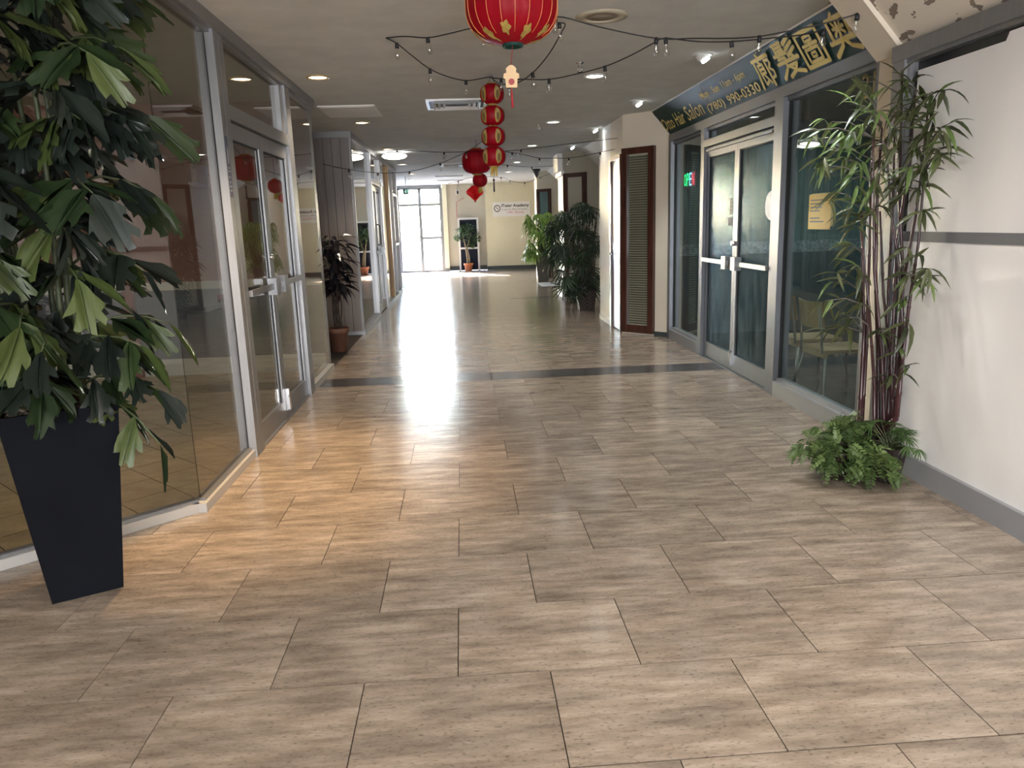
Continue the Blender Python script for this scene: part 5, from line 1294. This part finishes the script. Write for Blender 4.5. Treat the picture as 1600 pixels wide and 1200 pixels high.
blv = [lance_leaf('leaf', .085, MT['bamboo'], .35), lance_leaf('leaf', .095, MT['bamboo'], .65), lance_leaf('leaf', .075, MT['bamboo2'], .45), lance_leaf('leaf', .09, MT['bamboo'], .15)]
SPR = [(1262, 205), (1300, 190), (1332, 160), (1292, 232), (1322, 212), (1348, 195), (1350, 145), (1310, 250), (1282, 258), (1338, 246), (1330, 282), (1368, 185), (1372, 225), (1402, 160), (1418, 135), (1426, 180), (1397, 200), (1402, 235), (1440, 165), (1456, 148), (1466, 175), (1450, 205), (1474, 205), (1462, 232), (1430, 232), (1420, 262), (1446, 265), (1468, 245), (1402, 282), (1380, 262), (1366, 292), (1345, 318), (1306, 300), (1340, 340), (1372, 320), (1440, 290), (1420, 300),
       (1345, 345), (1322, 390), (1336, 420), (1302, 440), (1290, 470), (1322, 498), (1350, 460), (1440, 330), (1432, 400), (1452, 420), (1420, 430), (1456, 440), (1410, 470), (1420, 505), (1292, 515), (1315, 490), (1372, 522), (1402, 545), (1420, 575), (1390, 590), (1405, 118), (1340, 128), (1424, 128), (1480, 140), (1490, 190), (1484, 225)]
nb_ = 0
allc = [(q, i) for i, Q in enumerate(CP) for q in Q[3:]]
for si, (px, py) in enumerate(SPR):
    Y = R_(3.84, 4.16) if px < 1420 else R_(3.76, 3.98)
    p = at(px, py, 1, Y)
    while p.x > 2.33: Y -= .03; p = at(px, py, 1, Y)
    cand = [q for q, i in allc if q.z < p.z + .06]
    q = min(cand, key=lambda q: (q - p).length + abs(q.z - (p.z - .12)) * .5)
    tw = p - q; midp = q.lerp(p, .55) + Vector((0, 0, .03))
    part('twig', MB().tube([q, midp, p], [.004, .003, .002], 4), MT['twig'], bt)
    dirn = tw.normalized() if tw.length > .03 else Vector((R_(-1, 1), R_(-1, 1), 0)).normalized()
    nlf = 5 if si % 3 == 0 else 4 + si % 2
    for j in range(nlf):
        if nb_ >= 299: break
        t = .35 + .65 * j / (nlf - 1); b = q.lerp(midp, t / .55) if t < .55 else midp.lerp(p, (t - .55) / .45)
        ang = R_(-1.3, 1.3); side = dirn.cross(Vector((0, 0, 1))); side = side.normalized() if side.length > .05 else Vector((1, 0, 0))
        dd = dirn * math.cos(ang) + side * math.sin(ang) + Vector((0, 0, R_(-1.1, .35)))
        if px > 1430 and dd.x > .1: dd.x *= .3
        me = blv[2] if (px < 1370 and py < 300 and random.random() < .6) else random.choice(blv)
        tip = b + dd.normalized() * .16
        if tip.x > XW - .02: dd.x = -abs(dd.x)
        inst('leaf', me, bt, basis(b - bp_, dd, Vector((R_(-.5, .5), R_(-.8, .1), 1)), R_(.11, .165))); nb_ += 1
xl = {0: MB(), 2: MB()}
for si, (px, py) in enumerate(SPR[:47]):
    Y = R_(3.86, 4.18) if px < 1420 else R_(3.76, 3.95)
    p = at(px + R_(-14, 14), py + R_(-14, 14), 1, Y)
    while p.x > 2.31: Y -= .03; p = at(px, py, 1, Y)
    for j in range(4):
        a = R_(-PI, PI); dd = Vector((math.cos(a), math.sin(a), R_(-1.2, .2)))
        if p.x > 2.2: dd.x = -abs(dd.x)
        k = 2 if (px < 1370 and py < 300 and random.random() < .5) else 0
        add_mesh(xl[k], blv[k], basis(p, dd, Vector((R_(-.5, .5), R_(-.8, .1), 1)), R_(.10, .155)))
part('further_leaves', xl[0], MT['bamboo'], bt, kind='stuff'); part('further_leaves', xl[2], MT['bamboo2'], bt, kind='stuff')

# --- fern and small palm in front of the bamboo
fo = Vector((2.03, 3.90, 0))
fn = root('trailing_fern', fo, 'bright green trailing fern spilling over a dark pot at the bamboo foot', 'plant')
part('pot', MB().lathe(fo, [(.06, 0), (.085, .15), (.09, .15), (.09, .165), (.078, .165), (.074, .135)], 18), MT['darkpot'], fn)
part('soil', MB().lathe(fo, [(.075, .13), (.075, .14), (.0001, .142)], 14), MT['soil'], fn)
def fern_frond(name, n, arch, drop, mat, wl=.17, seed=0):
    rn = random.Random(seed); m_ = MB(); P = []
    for i in range(9):
        t = i / 8; P.append(Vector((t, 0, arch * t - drop * t * t)))
    m_.tube(P, [.008] * 8 + [.003], 4)
    for k in range(n):
        t = .12 + .86 * k / (n - 1); p = along_poly(P, t); tg = (along_poly(P, min(1, t + .05)) - along_poly(P, max(0, t - .05))).normalized()
        L = wl * (math.sin(PI * min(1, .18 + t * .8)) ** .7) * rn.uniform(.85, 1.1)
        for s in (-1, 1):
            d = (tg * .45 + Vector((0, s, 0)) + Vector((0, 0, rn.uniform(-.35, .15)))).normalized(); wv = d.cross(Vector((0, 0, 1))).normalized() * L * .30
            m_.add([p, p + d * L * .35 + wv, p + d * L * .8 + wv * .7, p + d * L, p + d * L * .8 - wv * .7, p + d * L * .35 - wv], [(0, 1, 2, 3), (0, 3, 4, 5)], True)
    return m_.mesh(name, mat)
fv = [fern_frond('frond', 8, .55, 1.0, MT['fern'], .30, 1), fern_frond('frond', 7, .40, 1.2, MT['fern'], .34, 2), fern_frond('frond', 9, .7, .9, MT['fern'], .28, 3), fern_frond('frond', 8, .2, .8, MT['fern'], .32, 4)]
BL = ((2.03, 3.90, .19, .125, 95), (2.155, 3.745, .11, .085, 62), (1.875, 3.89, .19, .065, 26), (2.075, 3.93, .275, .06, 20), (1.97, 3.80, .15, .08, 34))
for bx, by, bz, brr, cnt in BL:
    for k in range(cnt):
        a = R_(0, 2 * PI); el = R_(-.5, 1.4); n = Vector((math.cos(a) * math.cos(el), math.sin(a) * math.cos(el) - .25, math.sin(el)))
        p = Vector((bx, by, bz)) + n * brr * R_(.45, 1.0); p.z = max(p.z, .035)
        if p.x > 2.29: continue
        L = R_(.07, .125); d = Vector((n.x + R_(-.4, .4), n.y + R_(-.4, .4), n.z * .6 - R_(.1, .9)))
        if p.z + d.normalized().z * L < .02: d.z = .0
        inst('frond', random.choice(fv), fn, basis(p - fo, d, Vector((R_(-.5, .5), R_(-.6, .2), 1)), L))
for (ex, ey, ez) in ((1.79, 3.88, .10), (1.83, 3.93, .25), (2.07, 3.95, .36), (2.19, 3.66, .03), (2.0, 3.78, .08), (1.90, 3.80, .12), (2.12, 3.70, .05)):
    e = Vector((ex, ey, ez)); b = fo + Vector((0, 0, .16)); md = b.lerp(e, .5) + Vector((0, 0, .09))
    part('runner', MB().tube([b, md, e], [.0028, .0022, .0014], 4), MT['cane_green'], fn)
so_ = Vector((2.265, 3.80, 0))
gp = root('small_palm', so_, 'small grassy palm in a dark tapered square pot against the grey baseboard', 'plant')
part('pot', square_pot(MB(), (so_.x, so_.y), .5, .045, .070, 0, .20, .008, .02), MT['darkpot'], gp)
gl_ = [fan_leaf('leaf', 9, .045, MT['grassy'], 70, 5, .35), lance_leaf('leaf', .06, MT['grassy'], .5)]
for k in range(34):
    az = R_(0, 2 * PI); el = R_(.1, 1.2); d = Vector((math.cos(az) * math.cos(el), math.sin(az) * math.cos(el), math.sin(el)))
    b = so_ + Vector((R_(-.03, .03), R_(-.03, .03), .19)); L = R_(.09, .16)
    e = b + d * L; 
    if e.x > 2.33: e.x = 2.33; d = (e - b).normalized()
    part('stem', MB().tube([b, b.lerp(e, .5) + Vector((0, 0, .01)), e], .0022, 4), MT['cane_green'], gp)
    s = R_(.07, .10); dd = Vector((d.x, d.y, d.z - .7))
    if (e + dd.normalized() * s).x > 2.40: dd.x = -abs(dd.x)
    inst('leaf', gl_[0], gp, basis(e - so_, dd, Vector((0, 0, 1)), s))

# --- dark-leaved plant in the recess
cp = Vector((-1.535, 9.16, 0))
cr = root('dark_leaved_plant', cp, 'dark purple-leaved plant with braided stems in a brown terracotta pot by the grey panels', 'plant')
part('pot', MB().lathe(cp, [(.095, 0), (.118, .225), (.132, .225), (.136, .285), (.120, .285), (.115, .24)], 22), MT['terracotta_dark'], cr)
part('soil', MB().lathe(cp, [(.113, .23), (.113, .25), (.0001, .255)], 16), MT['soil'], cr)
for k in range(9):
    P = []; a0 = k * 2 * PI / 9; rad0 = .055 if k % 2 else .03
    for j in range(15):
        t = j / 14; a = a0 + (1 if k % 2 else -1) * t * 3.2; rr = rad0 * (1 + .35 * math.sin(4 * t + k)); P.append(cp + Vector((rr * math.cos(a), rr * math.sin(a), .24 + .78 * t)))
    part('stem', MB().tube(P, .0085, 5), MT['bark'], cr)
cl = [lance_leaf('leaf', .19, MT['croton'], .35, .35), lance_leaf('leaf', .16, MT['croton'], .6, .3), lance_leaf('leaf', .21, MT['croton'], .2, .3)]
for k in range(190):
    z = R_(.72, 1.36); rr = .20 * math.sqrt(max(.05, 1 - ((z - 1.06) / .40) ** 2)); a = R_(0, 2 * PI); r_ = rr * R_(.25, 1)
    p = cp + Vector((r_ * math.cos(a), r_ * math.sin(a), z)); d = Vector((math.cos(a), math.sin(a), R_(-.9, .35)))
    inst('leaf', random.choice(cl), cr, basis(p - cp, d, Vector((R_(-.4, .4), R_(-.4, .4), 1)), R_(.14, .22)))
m_ = MB()
for k in range(26):
    z = R_(.85, 1.25); a = R_(0, 2 * PI); m_.tube([cp + Vector((.03 * math.cos(a), .03 * math.sin(a), z - .12)), cp + Vector((.14 * math.cos(a), .14 * math.sin(a), z))], .004, 4)
part('twigs', m_, MT['bark'], cr, kind='stuff')

# --- palm in the striped basket
bo = Vector((2.03, 12.55, 0))
lp = root('lady_palm', bo, 'dense dark green fan palm in a striped square basket pot', 'plant')
part('pot', square_pot(MB(), (bo.x, bo.y), 0, .125, .155, 0, .33, .012, .04), MT['basket'], lp)
part('soil', MB().box(bo.x - .13, bo.y - .13, .27, bo.x + .13, bo.y + .13, .295), MT['soil'], lp)
def pface(u, v, lift=.004):     # u -1..1 across the front face, v 0..1 up
    s = .125 + .03 * v; return Vector((bo.x + u * s, bo.y - s - lift, .33 * v))
for k in range(11):
    m_ = MB()
    for side in (-1, 1):
        pts = []
        v0 = -.60 + k * .19
        for (u, v) in ((.04, v0), (.98, v0 + .62)):
            pts.append((u, v))
        (ua, va), (ub, vb) = pts
        if side < 0: ua, ub, va, vb = -ub, -ua, vb - .0, va
        def cl_(u0, w0, u1, w1):
            # clip to 0..1 in v
            if w0 == w1: return None
            out = []
            for (u, w, uo, wo) in ((u0, w0, u1, w1), (u1, w1, u0, w0)):
                if w < 0: t = (0 - w) / (wo - w); u, w = u + (uo - u) * t, 0
                if w > .93: t = (.93 - w) / (wo - w); u, w = u + (uo - u) * t, .93
                out.append((u, w))
            return out
        if max(va, vb) <= .05 or min(va, vb) >= .9: continue
        q = cl_(ua, va, ub, vb)
        m_.hexa([pface(q[0][0], q[0][1]), pface(q[1][0], q[1][1]), pface(q[1][0], min(.97, q[1][1] + .045)), pface(q[0][0], min(.97, q[0][1] + .045))],
                [pface(q[0][0], q[0][1], .0), pface(q[1][0], q[1][1], .0), pface(q[1][0], min(.97, q[1][1] + .045), .0), pface(q[0][0], min(.97, q[0][1] + .045), .0)])
    if m_.v: part('woven_stripe', m_, MT['basket_l'], lp)
part('rim', MB().box(bo.x - .162, bo.y - .162, .315, bo.x + .162, bo.y - .145, .34).box(bo.x - .162, bo.y + .145, .315, bo.x + .162, bo.y + .162, .34).box(bo.x - .162, bo.y - .145, .315, bo.x - .145, bo.y + .145, .34).box(bo.x + .145, bo.y - .145, .315, bo.x + .162, bo.y + .145, .34), MT['basket'], lp)
fl_ = [fan_leaf('leaf', 9, .040, MT['palm'], 85, 1, .5), fan_leaf('leaf', 8, .045, MT['palm'], 75, 2, .75), fan_leaf('leaf', 10, .036, MT['palm'], 95, 3, .35)]
pcs = []
for k in range(13):
    a = k * 2.4; b = bo + Vector((.09 * math.cos(a), .09 * math.sin(a), .28)); tp = b + Vector((.16 * math.cos(a) - .05, .10 * math.sin(a), R_(.75, 1.35)))
    P = [b, b.lerp(tp, .5) + Vector((R_(-.03, .03), 0, 0)), tp]; pcs.append(P)
    part('cane', MB().tube(P, [.012, .011, .008], 6), MT['bark'], lp)
CR = ((882, 352, 20, 24), (918, 345, 20, 24), (902, 380, 34, 28), (925, 400, 14, 40), (880, 392, 26, 20), (905, 420, 30, 28), (892, 440, 16, 22), (922, 440, 14, 22), (908, 325, 10, 10), (868, 375, 10, 26))
for k in range(125):
    P = random.choice(pcs); t = R_(.10, 1.0); p = along_poly(P, t)
    cx, cy, wx, wy = CR[k % 10]; a = R_(0, 2 * PI); rr = math.sqrt(random.random())
    px = cx + wx * rr * math.cos(a); py = cy + wy * rr * math.sin(a)
    q = at(px, py, 1, bo.y + R_(-.30, .22))
    if q.x > 2.2: q.x = 2.2
    d = q - p; e = q
    if k % 2 == 0: part('leaf_stalk', MB().tube([p, p.lerp(e, .5) + Vector((0, 0, .05)), e], [.005, .004, .003], 4), MT['cane_green'], lp)
    oa = Vector(((px - 900) / 32 + R_(-.35, .35), R_(-.6, .2), -(py - 372) / 110 - .45 + R_(-.5, .3)))
    s = R_(.20, .30)
    if (e + oa.normalized() * s).x > 2.3: oa.x = -.2
    inst('leaf', random.choice(fl_), lp, basis(e - bo, oa, Vector((R_(-.4, .4), -.5, .8)), s))
q = Vector((2.0, 13.55, 0))
r = root('small_potted_plant', q, 'small dark bushy pot plant on the floor just behind the striped basket', 'plant')
part('pot', MB().lathe(q, [(.05, 0), (.07, .12), (.06, .12), (.055, .1)], 14), MT['darkpot'], r)
for k in range(22):
    a = R_(0, 2 * PI); el = R_(0, 1.3); d = Vector((math.cos(a) * math.cos(el), math.sin(a) * math.cos(el), math.sin(el)))
    inst('leaf', cl[k % 3], r, basis(Vector((0, 0, .11)) + d * .04, d, Vector((0, 0, 1)), R_(.12, .2)))

# --- palm in the tall grey planter
to = Vector((2.0, 18.9, 0))
tp_ = root('tall_planter_palm', to, 'pale green palm in a tall tapered grey planter near the end wall', 'plant')
part('planter', square_pot(MB(), (to.x, to.y), -.35, .105, .165, 0, .62, .015, .04), MT['greypot'], tp_)
part('soil', MB().box(to.x - .10, to.y - .10, .56, to.x + .10, to.y + .10, .585), MT['soil'], tp_)
f2 = [fan_leaf('leaf', 8, .05, MT['palm2'], 75, 11, .6), fan_leaf('leaf', 7, .055, MT['palm2'], 70, 12, .9)]
for k in range(46):
    px, py = R_(824, 872), R_(332, 398); q = at(px, py, 1, to.y + R_(-.3, .12)); q.x = min(q.x, 2.2)
    b = to + Vector((R_(-.04, .04), R_(-.04, .04), .58)); md = b.lerp(q, .55) + Vector((0, 0, .14))
    part('leaf_stalk', MB().tube([b, md, q], [.010, .007, .004], 4), MT['cane_green'], tp_)
    d = q - b; dd = Vector((d.x, d.y, -.25)) + Vector((R_(-.3, .1), R_(-.3, .1), R_(-.3, .2))); s = R_(.25, .36)
    if (q + dd.normalized() * s).x > 2.28: dd.x = -abs(dd.x)
    if dd.y > 0: dd.y *= -1
    inst('leaf', random.choice(f2), tp_, basis(q - to, dd, Vector((0, -.4, 1)), s))

# --- ficus in terracotta before the navy board
xo = Vector((.185, 24.22, 0))
fx = root('potted_ficus', xo, 'small ficus tree in an orange terracotta pot before the navy board', 'plant')
part('pot', MB().lathe(xo, [(.105, 0), (.130, .19), (.150, .19), (.155, .25), (.135, .25), (.128, .21)], 22), MT['terracotta'], fx)
part('soil', MB().lathe(xo, [(.128, .2), (.128, .215), (.0001, .22)], 14), MT['soil'], fx)
for P in ([(-.02, 0, .2), (-.03, 0, .45), (-.06, .0, .68), (-.10, 0, .95), (-.16, 0, 1.2)], [(.04, 0, .2), (.03, 0, .45), (-.02, 0, .7), (.05, 0, .98), (.12, 0, 1.2)]):
    part('trunk', MB().tube([xo + Vector(p) for p in P], [.030, .026, .022, .016, .008], 7), MT['bark_l'], fx)
m_ = MB()
for k in range(1150):
    a = R_(0, 2 * PI); b = R_(-1, 1); cc = random.choice(((-.20, 0, 1.20, .17), (.02, 0, 1.32, .20), (.20, 0, 1.15, .20), (-.05, 0, 1.1, .22), (.12, 0, .85, .13), (-.12, .05, 1.35, .12), (.30, 0, 1.02, .12), (-.32, 0, 1.05, .09)))
    rr = cc[3] * random.random() ** .4; p = xo + Vector((cc[0] + rr * math.cos(a) * math.sqrt(1 - b * b), cc[1] + rr * math.sin(a) * math.sqrt(1 - b * b), cc[2] + rr * b))
    d = Vector((math.cos(a), math.sin(a), R_(-1.2, .1))).normalized(); w = d.cross(Vector((R_(-.4, .4), R_(-.4, .4), 1))).normalized() * .018; L = R_(.05, .085)
    m_.add([p, p + d * L * .5 + w, p + d * L, p + d * L * .5 - w], [(0, 1, 2, 3)])
part('foliage', m_, MT['ficus'], fx, kind='stuff')
bpy.context.view_layer.update()
